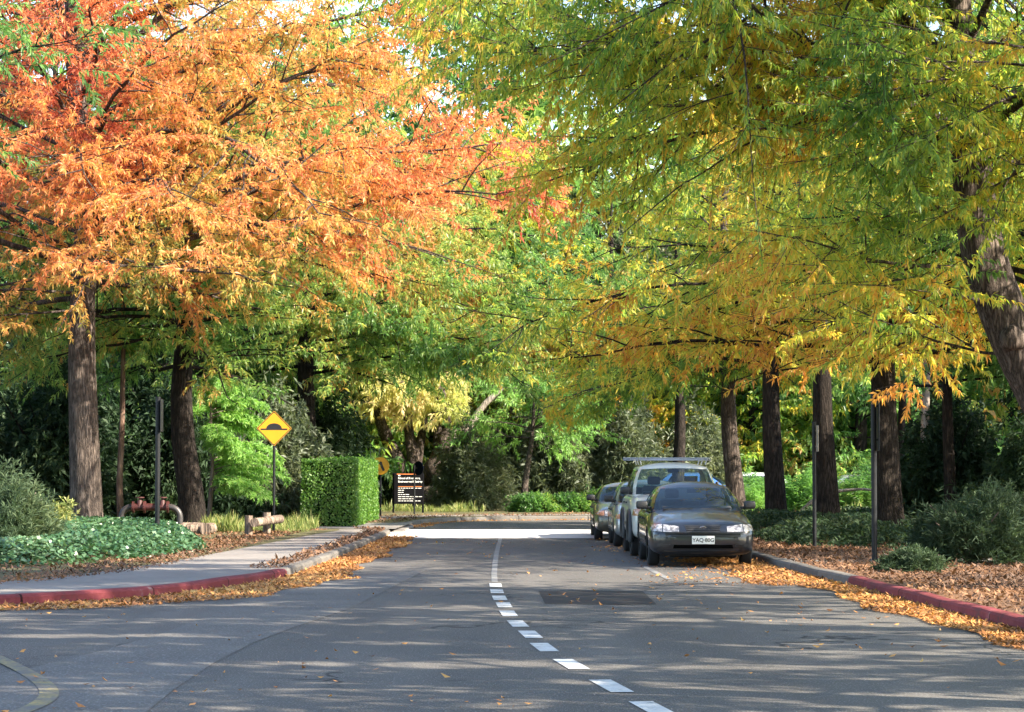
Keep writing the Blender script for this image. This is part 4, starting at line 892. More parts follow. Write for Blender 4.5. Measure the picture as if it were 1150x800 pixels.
# hedge
def hedge():
    x0, x1, y0, y1, h = -5.6, -4.2, 63.6, 72.5, 1.78
    g = np.random.default_rng(77); n = 46000
    A = [(h * (x1 - x0), 0), (h * (y1 - y0), 1), ((x1 - x0) * (y1 - y0), 2), (h * (y1 - y0) * 0.4, 3)]
    tot = sum(a for a, _ in A); Ps, Ns = [], []
    for a_, k in A:
        m = int(n * a_ / tot); u, v = g.random(m), g.random(m); dep = -0.12 * g.random(m) ** 1.5 + 0.03
        if k == 0: P = np.stack([x0 + (x1 - x0) * u, y0 - dep, 0.02 + h * v], 1); N = [0, -1, 0]
        if k == 1: P = np.stack([x1 + dep, y0 + (y1 - y0) * u, 0.02 + h * v], 1); N = [1, 0, 0]
        if k == 2: P = np.stack([x0 + (x1 - x0) * u, y0 + (y1 - y0) * v, h + dep], 1); N = [0, 0, 1]
        if k == 3: P = np.stack([x0 - dep, y0 + (y1 - y0) * u, 0.02 + h * v], 1); N = [-1, 0, 0]
        Ps.append(P); Ns.append(np.repeat([N], m, 0))
    P = np.concatenate(Ps); N = np.concatenate(Ns).astype(float)
    P += N * (0.05 * (sn(P, 2.2)[:, None] - 0.5) * 2)
    P += N * ((g.random(len(P)) < 0.02) * g.uniform(0, 0.10, len(P)))[:, None]
    nn = unit(N + g.normal(0, 0.5, N.shape)); d = unit(np.cross(nn, g.normal(0, 1, N.shape))); sv = np.cross(nn, d); Lh = 0.075 * g.uniform(0.5, 1.3, len(P))[:, None]
    V = np.stack([P - d * Lh / 2, P + sv * Lh * 0.3, P + d * Lh / 2, P - sv * Lh * 0.3], 1).reshape(-1, 3); F = np.arange(4 * len(P)).reshape(-1, 4)
    # solid core
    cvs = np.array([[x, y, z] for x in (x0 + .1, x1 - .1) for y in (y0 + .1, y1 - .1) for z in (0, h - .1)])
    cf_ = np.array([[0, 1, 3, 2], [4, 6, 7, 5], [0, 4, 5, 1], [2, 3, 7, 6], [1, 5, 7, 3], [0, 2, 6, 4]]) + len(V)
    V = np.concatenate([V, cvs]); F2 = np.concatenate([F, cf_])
    b = np.array([(x0 + x1) / 2, (y0 + y1) / 2, ZV]); V[:, 2] += ZV
    me = npmesh('hedge', V - b, F2, np.concatenate([np.clip(g.normal(0.5, 0.25, len(F)), 0, 1), np.zeros(6)]))
    o = link('hedge', me, [M['leaf_hedge'], M['core']]); o.location = b
    o.rotation_euler = (0, 0, R(-1.0)); o.location.x += 0.1
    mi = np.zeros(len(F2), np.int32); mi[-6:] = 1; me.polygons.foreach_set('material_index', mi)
    tag(o, 'square clipped green hedge beside the footpath, its road side in full sun', 'hedge')
hedge()

# ------------------------------------------------------------------ street furniture
def pole(name, px, Y, h, r, label, plate=None, group=None, platemat='steel_dark', X=None):
    X = (px - 575) / FPX * Y if X is None else X
    root = empty(name, (X, Y, ZV)); tag(root, label, 'sign pole', group)
    bm = bmesh.new(); addcyl(bm, (0, 0, -0.1), (0, 0, h), r, seg=14); bmobj('pole', bm, M['steel_dark'], root, smooth=False)
    bm = bmesh.new(); addcyl(bm, (0, 0, h - 0.004), (0, 0, h + 0.02), r * 1.12, seg=14); bmobj('cap', bm, M['steel_dark'], root)
    if plate:
        w_, hh, z = plate     # edge-on plate lying in the Y-Z plane
        bm = bmesh.new(); addbox(bm, (0, 0, z), (0.012, w_, hh), rot=Matrix.Rotation(R(0), 3, 'Z'), bev=0.004)
        addbox(bm, (-0.02, 0, z + hh * 0.3), (0.03, 0.09, 0.03)); addbox(bm, (-0.02, 0, z - hh * 0.3), (0.03, 0.09, 0.03))
        p_ = bmobj('sign_plate', bm, M[platemat], root); p_.location = (r + 0.025, 0, 0)
    return root
pole('sign_pole', 177.5, 48.5, 2.95, 0.05, 'dark grey pole with an edge-on sign rising from the ivy', (0.35, 0.66, 2.6), 'parking sign poles')
pole('sign_pole', 914, 46, 2.4, 0.038, 'shorter dark pole with a brown edge-on plate in front of the forked oak', (0.3, 0.5, 2.1), 'parking sign poles', 'sign_back')
pole('sign_pole', 981, 38.6, 2.72, 0.045, 'taller dark parking pole in front of the thickest right oak', (0.3, 0.9, 2.25), 'parking sign poles')

def disc(n, r): return [(r * math.cos(2 * math.pi * i / n), r * math.sin(2 * math.pi * i / n)) for i in range(n)]
# face matrix: local x -> world x, local y -> world z, local z -> -Y (towards the camera)
FM = Matrix(((1, 0, 0, 0), (0, 0, -1, 0), (0, 1, 0, 0), (0, 0, 0, 1)))
def fm(z, y): return Matrix.Translation((0, y, z)) @ FM
# speed hump sign
X = (308 - 575) / FPX * 57.5
root = empty('hump_sign', (X, 57.5, ZV)); tag(root, 'yellow diamond speed hump warning sign on a dark pole', 'road sign')
zc = 1.6 + (529 - 481.5) / FPX * 57.5 - ZV
bm = bmesh.new(); addcyl(bm, (0, 0.02, -0.1), (0, 0.02, zc + 0.3), 0.03, seg=12); bmobj('pole', bm, M['steel_dark'], root)
hd = 0.425
def rdiam(h, rr=0.035):
    pts = []
    for k in range(4):
        a_ = k * math.pi / 2; c = (h - rr * 1.414)
        for j in range(5):
            t = a_ - math.pi / 4 + j * math.pi / 8; pts.append((c * math.cos(a_) + rr * math.cos(t), c * math.sin(a_) + rr * math.sin(t)))
    return pts
bm = bmesh.new(); addprism(bm, rdiam(hd), 0.012, fm(zc, -0.012)); pl = bmobj('sign_plate', bm, M['sign_yellow'], root)
bm = bmesh.new()
o1, o2 = rdiam(hd - 0.012), rdiam(hd - 0.035)
vo = [bm.verts.new(fm(zc, -0.0265) @ Vector((x, y, 0))) for x, y in o1]; vi = [bm.verts.new(fm(zc, -0.0265) @ Vector((x, y, 0))) for x, y in o2]
for i in range(len(vo)): j = (i + 1) % len(vo); bm.faces.new((vo[i], vo[j], vi[j], vi[i]))
bmobj('border', bm, M['sign_black'], pl)
bm = bmesh.new(); hump = [(-0.32, -0.035), (0.32, -0.035), (0.32, 0.0), (0.185, 0.0)] + [(0.185 * math.cos(t), 0.125 * math.sin(t)) for t in np.linspace(0.15, math.pi - 0.15, 14)] + [(-0.185, 0), (-0.32, 0)]
addprism(bm, hump, 0.003, fm(zc, -0.0245)); bmobj('hump_symbol', bm, M['sign_black'], pl)
# pedestrian crossing sign behind the hedge
Y = 74; X = (427.5 - 575) / FPX * Y; zc = 1.6 + (529 - 523.5) / FPX * Y - ZV
root = empty('crossing_sign', (X, Y, ZV)); tag(root, 'round yellow pedestrian sign with black walking legs behind the hedge', 'road sign')
bm = bmesh.new(); addcyl(bm, (0, 0.02, -0.1), (0, 0.02, zc + 0.25), 0.03, seg=12); bmobj('pole', bm, M['steel_dark'], root)
bm = bmesh.new(); addprism(bm, disc(36, 0.27), 0.012, fm(zc, -0.012)); pl = bmobj('sign_plate', bm, M['sign_yellow'], root)
bm = bmesh.new(); addprism(bm, [(-0.15, -0.02), (-0.10, 0.10), (-0.02, 0.14), (0.04, 0.13), (0.09, -0.03), (0.14, -0.13), (0.07, -0.16), (0.01, -0.03), (-0.03, 0.06), (-0.07, 0.04), (-0.10, -0.05)], 0.003, fm(zc, -0.0245)); bmobj('legs_symbol', bm, M['sign_black'], pl)
# sign board
Y = 85; S = FPX / Y
xb0, xb1 = (441 - 575) / S, (476 - 575) / S; zt, zb = 1.6 + (529 - 531.5) / S, 1.6 + (529 - 566) / S
xc = (xb0 + xb1) / 2; root = empty('sign_board', (xc, Y, ZV)); tag(root, 'black campus sign board with white lettering on two posts', 'sign board')
hw = (xb1 - xb0) / 2
for s in (-1, 1):
    bm = bmesh.new(); addbox(bm, (s * (hw - 0.03), 0.04, (zt - ZV) / 2 - 0.05), (0.07, 0.06, zt - ZV + 0.12), bev=0.006); bmobj('post', bm, M['board_black'], root)
bm = bmesh.new(); addbox(bm, (0.03, -0.012, (zt + zb) / 2 - ZV), (2 * hw - 0.06, 0.03, zt - zb), bev=0.004); pnl = bmobj('panel', bm, M['board_black'], root)
def text(s, size, x, z, y, mat, parent, align='LEFT', name='lettering', bold=0.0):
    cu = bpy.data.curves.new(name, 'FONT'); cu.body = s; cu.size = size; cu.align_x = align; cu.extrude = 0.001; cu.offset = bold
    t = bpy.data.objects.new(name, cu); C.objects.link(t)
    me = bpy.data.meshes.new_from_object(t.evaluated_get(bpy.context.evaluated_depsgraph_get()))
    bpy.data.objects.remove(t); me.materials.clear(); o = link(name, me, M[mat], parent)
    o.location = (x, y, z); o.rotation_euler = (math.pi / 2, 0, 0); return o
ztl = zt - ZV; xl = -hw + 0.20
text('School of Resources,', 0.092, xl, ztl - 0.21, -0.031, 'sign_white', pnl, bold=0.003)
text('Environment & Society', 0.092, xl, ztl - 0.33, -0.031, 'sign_white', pnl, bold=0.003)
bm = bmesh.new(); addbox(bm, (0, -0.031, ztl - 0.035), (2 * hw - 0.3, 0.004, 0.03)); addbox(bm, (xl + 0.42, -0.031, ztl - 0.475), (0.84, 0.004, 0.022)); bmobj('orange_band', bm, M['sign_orange'], pnl)
rr = random.Random(4)
bm = bmesh.new(); addbox(bm, (xl + 0.04, -0.031, ztl - 0.085), (0.07, 0.004, 0.04)); bmobj('crest', bm, M['sign_white'], pnl)
for k, wl in enumerate([0.8, 0.14, 0.2, 0.3, 0.75, 0.6, 0.72]):
    x_ = xl; z_ = ztl - 0.53 - 0.075 * k; bm = bmesh.new()
    while x_ < xl + wl:
        q = rr.uniform(0.05, 0.13); addbox(bm, (x_ + q / 2, -0.031, z_), (q, 0.004, 0.022)); x_ += q + 0.025
    bmobj('text_line', bm, M['sign_white'], pnl)
# round sign seen in front of the board
Y = 81.5; X = (465.5 - 575) / FPX * Y; root = empty('round_sign', (X, Y, ZV)); tag(root, 'dark blue round sign on a thin pole in front of the black board', 'road sign')
zc = 1.6 + (529 - 526) / FPX * Y - ZV
bm = bmesh.new(); addcyl(bm, (0, 0, -0.1), (0, 0, zc + 0.1), 0.03, seg=12); bmobj('pole', bm, M['steel_dark'], root)
bm = bmesh.new(); addprism(bm, disc(32, 0.24), 0.014, Matrix.Translation((0.14, 0, zc)) @ Matrix.Rotation(R(-42), 4, 'Z') @ FM); bmobj('sign_plate', bm, M['sign_blue'], root)
bm = bmesh.new(); addbox(bm, (0.06, 0.02, zc), (0.16, 0.02, 0.04)); bmobj('bracket', bm, M['steel_dark'], root)

# log barrier
X = (280 - 575) / FPX * 54; root = empty('log_barrier', (X, 54, ZV)); tag(root, 'short weathered log rail on two timber posts beside the path', 'barrier')
for (x, y, h) in ((0, 0, 0.48), (0.24, 1.6, 0.52)):
    bm = bmesh.new(); addcyl(bm, (x, y, -0.1), (x, y, h), 0.095, 0.09, seg=14)
    bmobj('post', bm, M['timber'], root)
bm = bmesh.new(); addcyl(bm, (0.16, -0.35, 0.33), (0.5, 2.1, 0.36), 0.1, 0.1, seg=16); bmobj('rail', bm, M['timber'], root, smooth=False)
# short cut log at the foot of the second oak
root = empty('cut_log', (at(214, 609, 56)[0], 56, ZV)); tag(root, 'short cut logs lying at the foot of the second oak', 'log')
bm = bmesh.new(); addcyl(bm, (-0.42, 0, 0.14), (0.3, 0.1, 0.14), 0.15, 0.14, seg=16); bmobj('log', bm, M['timber'], root)
bm = bmesh.new(); addcyl(bm, (0.36, -0.1, 0.13), (0.42, 0.5, 0.13), 0.14, 0.14, seg=16); bmobj('log', bm, M['timber'], root)
# valve pipe
root = empty('valve_pipe', ((170 - 575) / FPX * 56, 56, ZV)); tag(root, 'black pipe loop with red valves standing among the plants by the orange oak', 'pipe')
bx, hz = 0.68, 0.70
arc = [(-bx, 0, -0.1), (-bx, 0, hz - 0.3)] + [(-bx + 0.24 * (1 - math.cos(t)), 0, hz - 0.3 + 0.24 * math.sin(t)) for t in np.linspace(0.1, math.pi / 2, 7)] + [(-0.36, 0, hz - 0.06)]
for s in (-1, 1):
    V, F = tube([(-s * x if s > 0 else x * 1.0, y, z) for x, y, z in arc] if s < 0 else [(-x, y, z) for x, y, z in arc], [0.075] * len(arc), 14)
    link('pipe', npmesh('pipe', V, F, smooth=True), M['pipe'], root)
bm = bmesh.new(); addcyl(bm, (-0.42, 0, hz - 0.06), (0.42, 0, hz - 0.06), 0.085, seg=18)
for x in (-0.4, -0.14, 0.14, 0.4): addcyl(bm, (x - 0.025, 0, hz - 0.06), (x + 0.025, 0, hz - 0.06), 0.14, seg=18)
for x in (-0.26, 0.27):
    addcyl(bm, (x, 0, hz - 0.06), (x, 0, hz + 0.1), 0.09, 0.06, seg=16); addcyl(bm, (x, 0, hz + 0.1), (x, 0, hz + 0.16), 0.03, seg=10)
    addcyl(bm, (x, 0, hz + 0.15), (x, 0, hz + 0.175), 0.11, seg=18)
bmobj('valve_body', bm, M['pipe_red'], root)
# fallen bough between the right oaks
X0 = np.array(at(912, 560, 70)); P = np.array([at(x, y, 70) for x, y in smooth_line([(900, 575), (915, 560), (930, 553), (950, 550.5), (975, 549), (1000, 556)])])
V, F = tube(P - X0, np.linspace(0.07, 0.03, len(P)), 8, wob=0.05); o = link('fallen_branch', npmesh('fallen_branch', V, F, smooth=True), M['bark_pale']); o.location = X0
tag(o, 'bare pale bough arching near the ground between the right oaks', 'branch')

# ------------------------------------------------------------------ cars
def loft_body(st, n_sup=5.0, tumble=0.05, nh=15):
    """st: list of (y, halfwidth, zbottom, ztop, crown)"""
    V = []
    for (y, w_, zb_, zt_, cr) in st:
        zc_, hh = (zb_ + zt_) / 2, (zt_ - zb_) / 2; row = []
        for i in range(2 * nh):
            t = -math.pi / 2 + math.pi * 2 * i / (2 * nh)
            c, s = math.cos(t), math.sin(t); e = 2.0 / n_sup
            x = w_ * math.copysign(abs(c) ** e, c); z = zc_ + hh * math.copysign(abs(s) ** e, s)
            u = (z - zc_) / max(hh, .01); x *= 1 - tumble * max(u, 0) ** 2 - 0.03 * max(-u, 0) ** 2
            if u > 0: z += cr * (1 - (x / max(w_, .01)) ** 2) * u
            row.append((x, y, z))
        V.append(row)
    V = np.array(V); n, k = V.shape[:2]
    return V, n, k
def make_car(p):
    """p: dict of dimensions; returns root. Front at y=0 facing -Y; centred on x; z=0 is the road"""
    root = empty(p['name'], (0, 0, 0)); L, W2, H, belt = p['L'], p['W'] / 2, p['H'], p['belt']
    hf, hc = p['hood_front'], p['hood_cowl']; gc = p.get('gc', 0.20); yf = p['wind_y']; yr = p['rear_y']
    hn = hf
    st = [(0.0, W2 * .60, gc + .2, hn - .22, 0), (0.02, W2 * .76, gc + .1, hn - .14, 0), (0.05, W2 * .84, gc + .05, hn - .10, 0), (0.09, W2 * .895, gc + .02, hn - .055, .005), (0.14, W2 * .925, gc, hn - .015, .01),
          (0.22, W2 * .955, gc, hn + .01, .02), (0.40, W2 * .98, gc, hn + (hc - hn) * .25, .03), (0.75, W2 * .995, gc, hn + (hc - hn) * .6, .035), (yf, W2, gc, hc, .03), (yf + .4, W2, gc, belt, .0),
          ((yf + yr) / 2, W2, gc, belt + .01, 0), (yr - .4, W2, gc, belt + .02, 0), (yr, W2 * .995, gc, p['deck'], .02), (max(yr + .1, L - .45), W2 * .98, gc, p['deck'], .02),
          (max(yr + .15, L - .2), W2 * .955, gc + .02, p['deck'] - .02, .02), (L - .07, W2 * .91, gc + .05, p['deck'] - .06, .01), (L - .02, W2 * .84, gc + .1, p['deck'] - .14, 0), (L, W2 * .7, gc + .18, p['deck'] - .24, 0)]
    V, n, k = loft_body(st, p.get('sup', 5.5))
    bm = bmesh.new(); vs = [[bm.verts.new(V[i, j]) for j in range(k)] for i in range(n)]
    for i in range(n - 1):
        for j in range(k): bm.faces.new((vs[i][j], vs[i][(j + 1) % k], vs[i + 1][(j + 1) % k], vs[i + 1][j]))
    bm.faces.new(vs[0]); bm.faces.new(vs[-1][::-1])
    bmesh.ops.recalc_face_normals(bm, faces=bm.faces[:])
    me = bpy.data.meshes.new('body'); bm.to_mesh(me)
    bvh = BVHTree.FromBMesh(bm); bm.free()
    body = link('body', me, M[p['paint']], root)
    # wheel arches
    tr = p.get('tyre', 0.31); wy = (p['axle_f'], p['axle_r'])
    cb = bmesh.new()
    for y in wy:
        for s in (-1, 1): addcyl(cb, (s * (W2 - .28), y, tr), (s * (W2 + .2), y, tr), tr + 0.055, seg=32)
    cut = bmobj('cutter', cb, M['black_trim'])
    md = body.modifiers.new('b', 'BOOLEAN'); md.operation = 'DIFFERENCE'; md.object = cut; md.solver = 'EXACT'
    dg = bpy.context.evaluated_depsgraph_get(); nm = bpy.data.meshes.new_from_object(body.evaluated_get(dg)); body.modifiers.clear(); old = body.data; body.data = nm
    nm.name = 'body'; bpy.data.objects.remove(cut); bpy.data.meshes.remove(old)
    if not nm.materials: nm.materials.append(M[p['paint']])
    nm.polygons.foreach_set('use_smooth', [True] * len(nm.polygons))
    try: nm.set_sharp_from_angle(angle=R(35))
    except Exception: pass
    # greenhouse
    bw, rw = p['gw'], p['rw']; rf, rb = p['roof_f'], p['roof_b']; zb0 = belt - .03
    B = [(0, yf), (.38 * bw, yf + .02), (.72 * bw, yf + .08), (.93 * bw, yf + .17), (bw, yf + .33), (bw * 1.01, p['bp'] - .05), (bw * 1.01, p['bp'] + .05), (bw, yr - .38), (.91 * bw, yr - .14), (.6 * bw, yr - .04), (0, yr)]
    T = [(0, rf), (.42 * rw, rf + .01), (.75 * rw, rf + .03), (.93 * rw, rf + .07), (rw, rf + .20), (rw * 1.02, p['bp'] - .03), (rw * 1.02, p['bp'] + .04), (rw, rb - .22), (.93 * rw, rb - .08), (.6 * rw, rb - .02), (0, rb)]
    tags = ['w', 'w', 'w', 'p', 's', 'p', 's', 'p', 'r', 'r']
    lev = [0, .05, .28, .52, .76, .92, 1.0]
    def gp(i, l, sgn):
        (x0, y0), (x1, y1) = B[i], T[i]; zt0 = H - .07 - .03 * (x1 / rw) ** 2; zb_ = (hc - .02 if i < 4 else zb0) if i < 9 else p['deck'] - .02
        bul = .05 * math.sin(math.pi * l)
        x = x0 + (x1 - x0) * l + (bul * .7 if i in (3, 4, 5, 6, 7, 8) else 0); y = y0 + (y1 - y0) * l + (-bul if i < 4 else bul if i > 7 else 0)
        return Vector((sgn * x, y, zb_ + (zt0 - zb_) * l))
    meshes = {'w': bmesh.new(), 'r': bmesh.new(), 'roof': bmesh.new()}; side = {}
    for sgn in (1, -1):
        for i, tg in enumerate(tags):
            for q in range(len(lev) - 1):
                glass = tg != 'p' and 1 <= q <= 4
                if tg in 'wr' and glass: b_ = meshes[tg]
                elif glass: b_ = side.setdefault((sgn, i), bmesh.new())
                else: b_ = meshes['roof']
                pts = [gp(i, lev[q], sgn), gp(i + 1, lev[q], sgn), gp(i + 1, lev[q + 1], sgn), gp(i, lev[q + 1], sgn)]
                if glass: pts = [Vector((v.x * .992, v.y, v.z)) for v in pts]
                b_.faces.new([b_.verts.new(v) for v in (pts if sgn > 0 else pts[::-1])])
        steps = [0, .12, .35, .65, 1.0]
        def rp(i, s):
            v = gp(i, 1.0, sgn); tgt = Vector((0, min(max(v.y, rf + .35), rb - .3), H))
            o = v.lerp(tgt, s); o.z = v.z + (H - v.z) * (1 - (1 - s) ** 2.2); return o
        for i in range(10):
            for a_, b2 in zip(steps[:-1], steps[1:]):
                pts = [rp(i, a_), rp(i + 1, a_), rp(i + 1, b2), rp(i, b2)]
                if sgn < 0: pts = pts[::-1]
                m_ = meshes['roof']
                try: m_.faces.new([m_.verts.new(v) for v in pts])
                except ValueError: pass
    def fin(b_, name, mat):
        bmesh.ops.remove_doubles(b_, verts=b_.verts[:], dist=.0008); bmesh.ops.dissolve_degenerate(b_, edges=b_.edges[:], dist=.0005)
        return bmobj(name, b_, mat, root, smooth=True)
    fin(meshes['roof'], 'roof', M[p['paint']]); fin(meshes['w'], 'windscreen', M['glass']); fin(meshes['r'], 'rear_window', M['glass'])
    for b_ in side.values(): fin(b_, 'side_window', M['glass'])
    # window rubber around the windscreen: dark dash + wipers
    bm = bmesh.new(); addbox(bm, (0, yf + .42, hc + .015), (bw * 1.5, .5, .10), bev=.03); bmobj('dashboard', bm, M['interior'], root)
    wh = bmesh.new()
    for t in range(20):
        a0, a1 = t * math.pi / 10, (t + 1) * math.pi / 10
        addcyl(wh, (.36 + .17 * math.cos(a0), yf + .62 - .06 * math.sin(a0), hc + .08 + .16 * math.sin(a0)), (.36 + .17 * math.cos(a1), yf + .62 - .06 * math.sin(a1), hc + .08 + .16 * math.sin(a1)), .013, seg=6)
    bmobj('steering_wheel', wh, M['black_trim'], root)
    for x in (-.36, .36):
        bm = bmesh.new(); addbox(bm, (x, p['bp'] - .12, belt + .02), (.46, .14, .30), bev=.05); addbox(bm, (x, p['bp'] - .08, min(belt + .27, H - .22)), (.25, .09, .16), bev=.035); bmobj('seat', bm, M['interior'], root, smooth=True)
    bm = bmesh.new(); addbox(bm, (0, yr - .75, belt + .02), (bw * 1.55, .16, .22), bev=.05); bmobj('rear_seat', bm, M['interior'], root, smooth=True)
    bm = bmesh.new()
    for x in (-.30, .34): addcyl(bm, (x - .28, yf + .015, hc + .022), (x + .22, yf + .00 + .02, hc + .03), .010, seg=6); addcyl(bm, (x - .3, yf - .03, hc + .012), (x + .22, yf + .03, hc + .028), .008, seg=6)
    bmobj('wiper', bm, M['black_trim'], root)
    bm = bmesh.new(); addbox(bm, (0, rf + .16, H - .17), (.22, .02, .07), bev=.01); bmobj('rear_view_mirror', bm, M['black_trim'], root)
    # patches that hug the body
    def patch(name, corners, mat, off=.006, nx=10, nz=4, axis='y', back=False, th=.012):
        (a0, b0), (a1, b1), (a2, b2), (a3, b3) = corners; G = []
        for i in range(nx + 1):
            row = []
            for j in range(nz + 1):
                u, v = i / nx, j / nz
                A_ = (1 - u) * (1 - v) * a0 + u * (1 - v) * a1 + u * v * a2 + (1 - u) * v * a3; B_ = (1 - u) * (1 - v) * b0 + u * (1 - v) * b1 + u * v * b2 + (1 - u) * v * b3
                if axis == 'y': org, d = Vector((A_, L + 3 if back else -3, B_)), Vector((0, -1 if back else 1, 0))
                else: org, d = Vector((3 * axis, A_, B_)), Vector((-axis, 0, 0))
                hit, nrm, _, _ = bvh.ray_cast(org, d)
                if hit is None: hit, nrm = bvh.find_nearest(Vector((A_, 0.1 if not back else L - .1, B_)) if axis == 'y' else Vector((axis * W2, A_, B_)))[:2]
                if nrm.dot(d) > 0: nrm = -nrm
                row.append((hit, nrm))
            G.append(row)
        bm = bmesh.new(); top = [[bm.verts.new(h + n_ * off) for h, n_ in row] for row in G]; bot = [[bm.verts.new(h - n_ * th) for h, n_ in row] for row in G]
        for i in range(nx):
            for j in range(nz):
                bm.faces.new((top[i][j], top[i + 1][j], top[i + 1][j + 1], top[i][j + 1]))
        for i in range(nx):
            bm.faces.new((top[i][0], top[i + 1][0], bot[i + 1][0], bot[i][0])); bm.faces.new((top[i][nz], top[i + 1][nz], bot[i + 1][nz], bot[i][nz]))
        for j in range(nz):
            bm.faces.new((top[0][j], top[0][j + 1], bot[0][j + 1], bot[0][j])); bm.faces.new((top[nx][j], top[nx][j + 1], bot[nx][j + 1], bot[nx][j]))
        return bmobj(name, bm, M[mat], root, smooth=False)
    hs = p['lamp']   # (x_inner, x_outer, z0, z1, slope)
    for s in (-1, 1):
        xi, xo, z0, z1, sl_ = hs
        patch('headlight', [(s * xi, z0 + .01), (s * xo, z0 + .015), (s * (xo - .01), z1), (s * xi, z1 - sl_)], 'lamp')
        patch('indicator', [(s * (xo + .012), z0 + .016), (s * (W2 - .035), z0 + .03), (s * (W2 - .06), z1 - .01), (s * (xo + .008), z1)], p.get('ind', 'amber'))
        patch('tail_light', [(s * .48, p['deck'] - .26), (s * (W2 - .05), p['deck'] - .27), (s * (W2 - .06), p['deck'] - .12), (s * .5, p['deck'] - .12)], 'red_lens', back=True)
    gx, g0, g1 = p['grille']
    gr = patch('grille', [(-gx * .86, g0), (gx * .86, g0), (gx, g1), (-gx, g1)], 'black_trim', off=.004)
    for q in range(1, 4):
        z_ = g0 + (g1 - g0) * q / 4; o = patch('grille_bar', [(-gx * .9, z_ - .006), (gx * .9, z_ - .006), (gx * .9, z_ + .004), (-gx * .9, z_ + .004)], p.get('bar', 'black_trim'), off=.013, nz=1); o.parent = gr
    for (x0, x1, z0, z1, mt) in p.get('intakes', []):
        patch('bumper_intake', [(x0, z0), (x1, z0), (x1 * .97, z1), (x0 * .97, z1)], mt, off=.005)
    for (x0, x1, z0, z1) in p.get('strips', []):
        patch('bumper_strip', [(x0, z0), (x1, z0), (x1, z1), (x0, z1)], p['strip_mat'], off=.014, nz=1, nx=18)
    # side details
    for s in (-1, 1):
        patch('side_moulding', [(p['axle_f'] + tr + .1, gc + .24), (p['axle_r'] - tr - .1, gc + .24), (p['axle_r'] - tr - .1, gc + .30), (p['axle_f'] + tr + .1, gc + .30)], p.get('mould', 'black_trim'), axis=s, off=.012, nx=8, nz=1)
        for y in (yf + .25, p['bp'], yr - .35 if p['bp'] + .9 > yr - .35 else p['bp'] + .85):
            patch('door_gap', [(y, gc + .08), (y + .008, gc + .08), (y + .008, belt - .05), (y, belt - .05)], 'black_trim', axis=s, off=.001, nx=1, nz=8)
        for y in (p['bp'] - .22, p['bp'] + .66):
            patch('door_handle', [(y, belt - .17), (y + .15, belt - .17), (y + .15, belt - .14), (y, belt - .14)], p.get('handle', 'black_trim'), axis=s, off=.03, nx=3, nz=1)
        # mirrors
        bm = bmesh.new(); mx_ = s * (bw + .13); my = yf + .38; mz = belt + .085
        addbox(bm, (mx_, my, mz), (.20, .11, .14), bev=.035); addbox(bm, (s * (bw + .02), my + .03, mz - .05), (.10, .05, .05), bev=.01)
        o = bmobj('mirror', bm, M[p.get('mirror', 'black_trim')], root, smooth=True)
        bm = bmesh.new(); addbox(bm, (mx_, my + .058, mz), (.16, .004, .10)); bmobj('mirror_glass', bm, M['chrome'], o)
    # wheels
    for y in wy:
        for s in (-1, 1):
            tw = p.get('tw', .19); xo = s * (W2 - .02); xi = s * (W2 - .02 - tw)
            prof = [(tr * .60, 0), (tr * .90, .0), (tr * .97, .015), (tr, .04), (tr, tw - .04), (tr * .97, tw - .015), (tr * .90, tw), (tr * .60, tw)]
            bm = bmesh.new(); seg = 32; ring = [[bm.verts.new((xo - s * d, y + r * math.cos(2 * math.pi * t / seg), tr + r * math.sin(2 * math.pi * t / seg))) for r, d in prof] for t in range(seg)]
            for t in range(seg):
                for j in range(len(prof) - 1): bm.faces.new((ring[t][j], ring[(t + 1) % seg][j], ring[(t + 1) % seg][j + 1], ring[t][j + 1]))
            wo = bmobj('wheel', bm, M['tyre'], root, smooth=True)
            bm = bmesh.new(); addcyl(bm, (xo - s * .05, y, tr), (xo - s * (tw - .01), y, tr), tr * .61, seg=28)
            for q in range(7):
                a_ = q * 2 * math.pi / 7; c = Vector((xo - s * .032, y + tr * .36 * math.cos(a_), tr + tr * .36 * math.sin(a_)))
                addbox(bm, c, (.03, tr * .46, tr * .13), rot=Matrix.Rotation(a_, 3, 'X'), bev=.006)
            addcyl(bm, (xo - s * .055, y, tr), (xo - s * .012, y, tr), tr * .15, seg=16)
            bmobj('rim', bm, M[p.get('rimmat', 'rim')], wo)
    # underside pan / axle
    bm = bmesh.new(); addbox(bm, (0, L / 2, gc + .01), (W2 * 1.2, L * .84, .08), bev=.02); addcyl(bm, (-W2 + .2, wy[1], tr), (W2 - .2, wy[1], tr), .05, seg=10); addcyl(bm, (-.45, L - .5, gc - .01), (.4, L - .5, gc - .01), .05, seg=10)
    bmobj('underbody', bm, M['black_trim'], root)
    root['_W2'] = W2
    return root, patch
def place(root, x, y, rz=0.0):
    root.location = (x, y, 0.0); root.rotation_euler = (0, 0, rz)
M['paint_dark'] = paint('dark_blue_green_paint', (0.012, 0.014, 0.019), 0.1, 0.3)
M['paint_cream'] = paint('off_white_paint', (0.55, 0.55, 0.50), 0.0, 0.35)
M['paint_silver'] = paint('silver_paint', (0.34, 0.36, 0.38), 0.6, 0.35)
M['paint_gold'] = paint('dark_gold_paint', (0.11, 0.105, 0.085), 0.5, 0.35)
M['paint_blue'] = paint('blue_paint', (0.05, 0.14, 0.42), 0.2, 0.3)
M['paint_white'] = paint('white_paint', (0.72, 0.74, 0.78), 0.0, 0.3)
GC = 'cars parked along the right kerb'
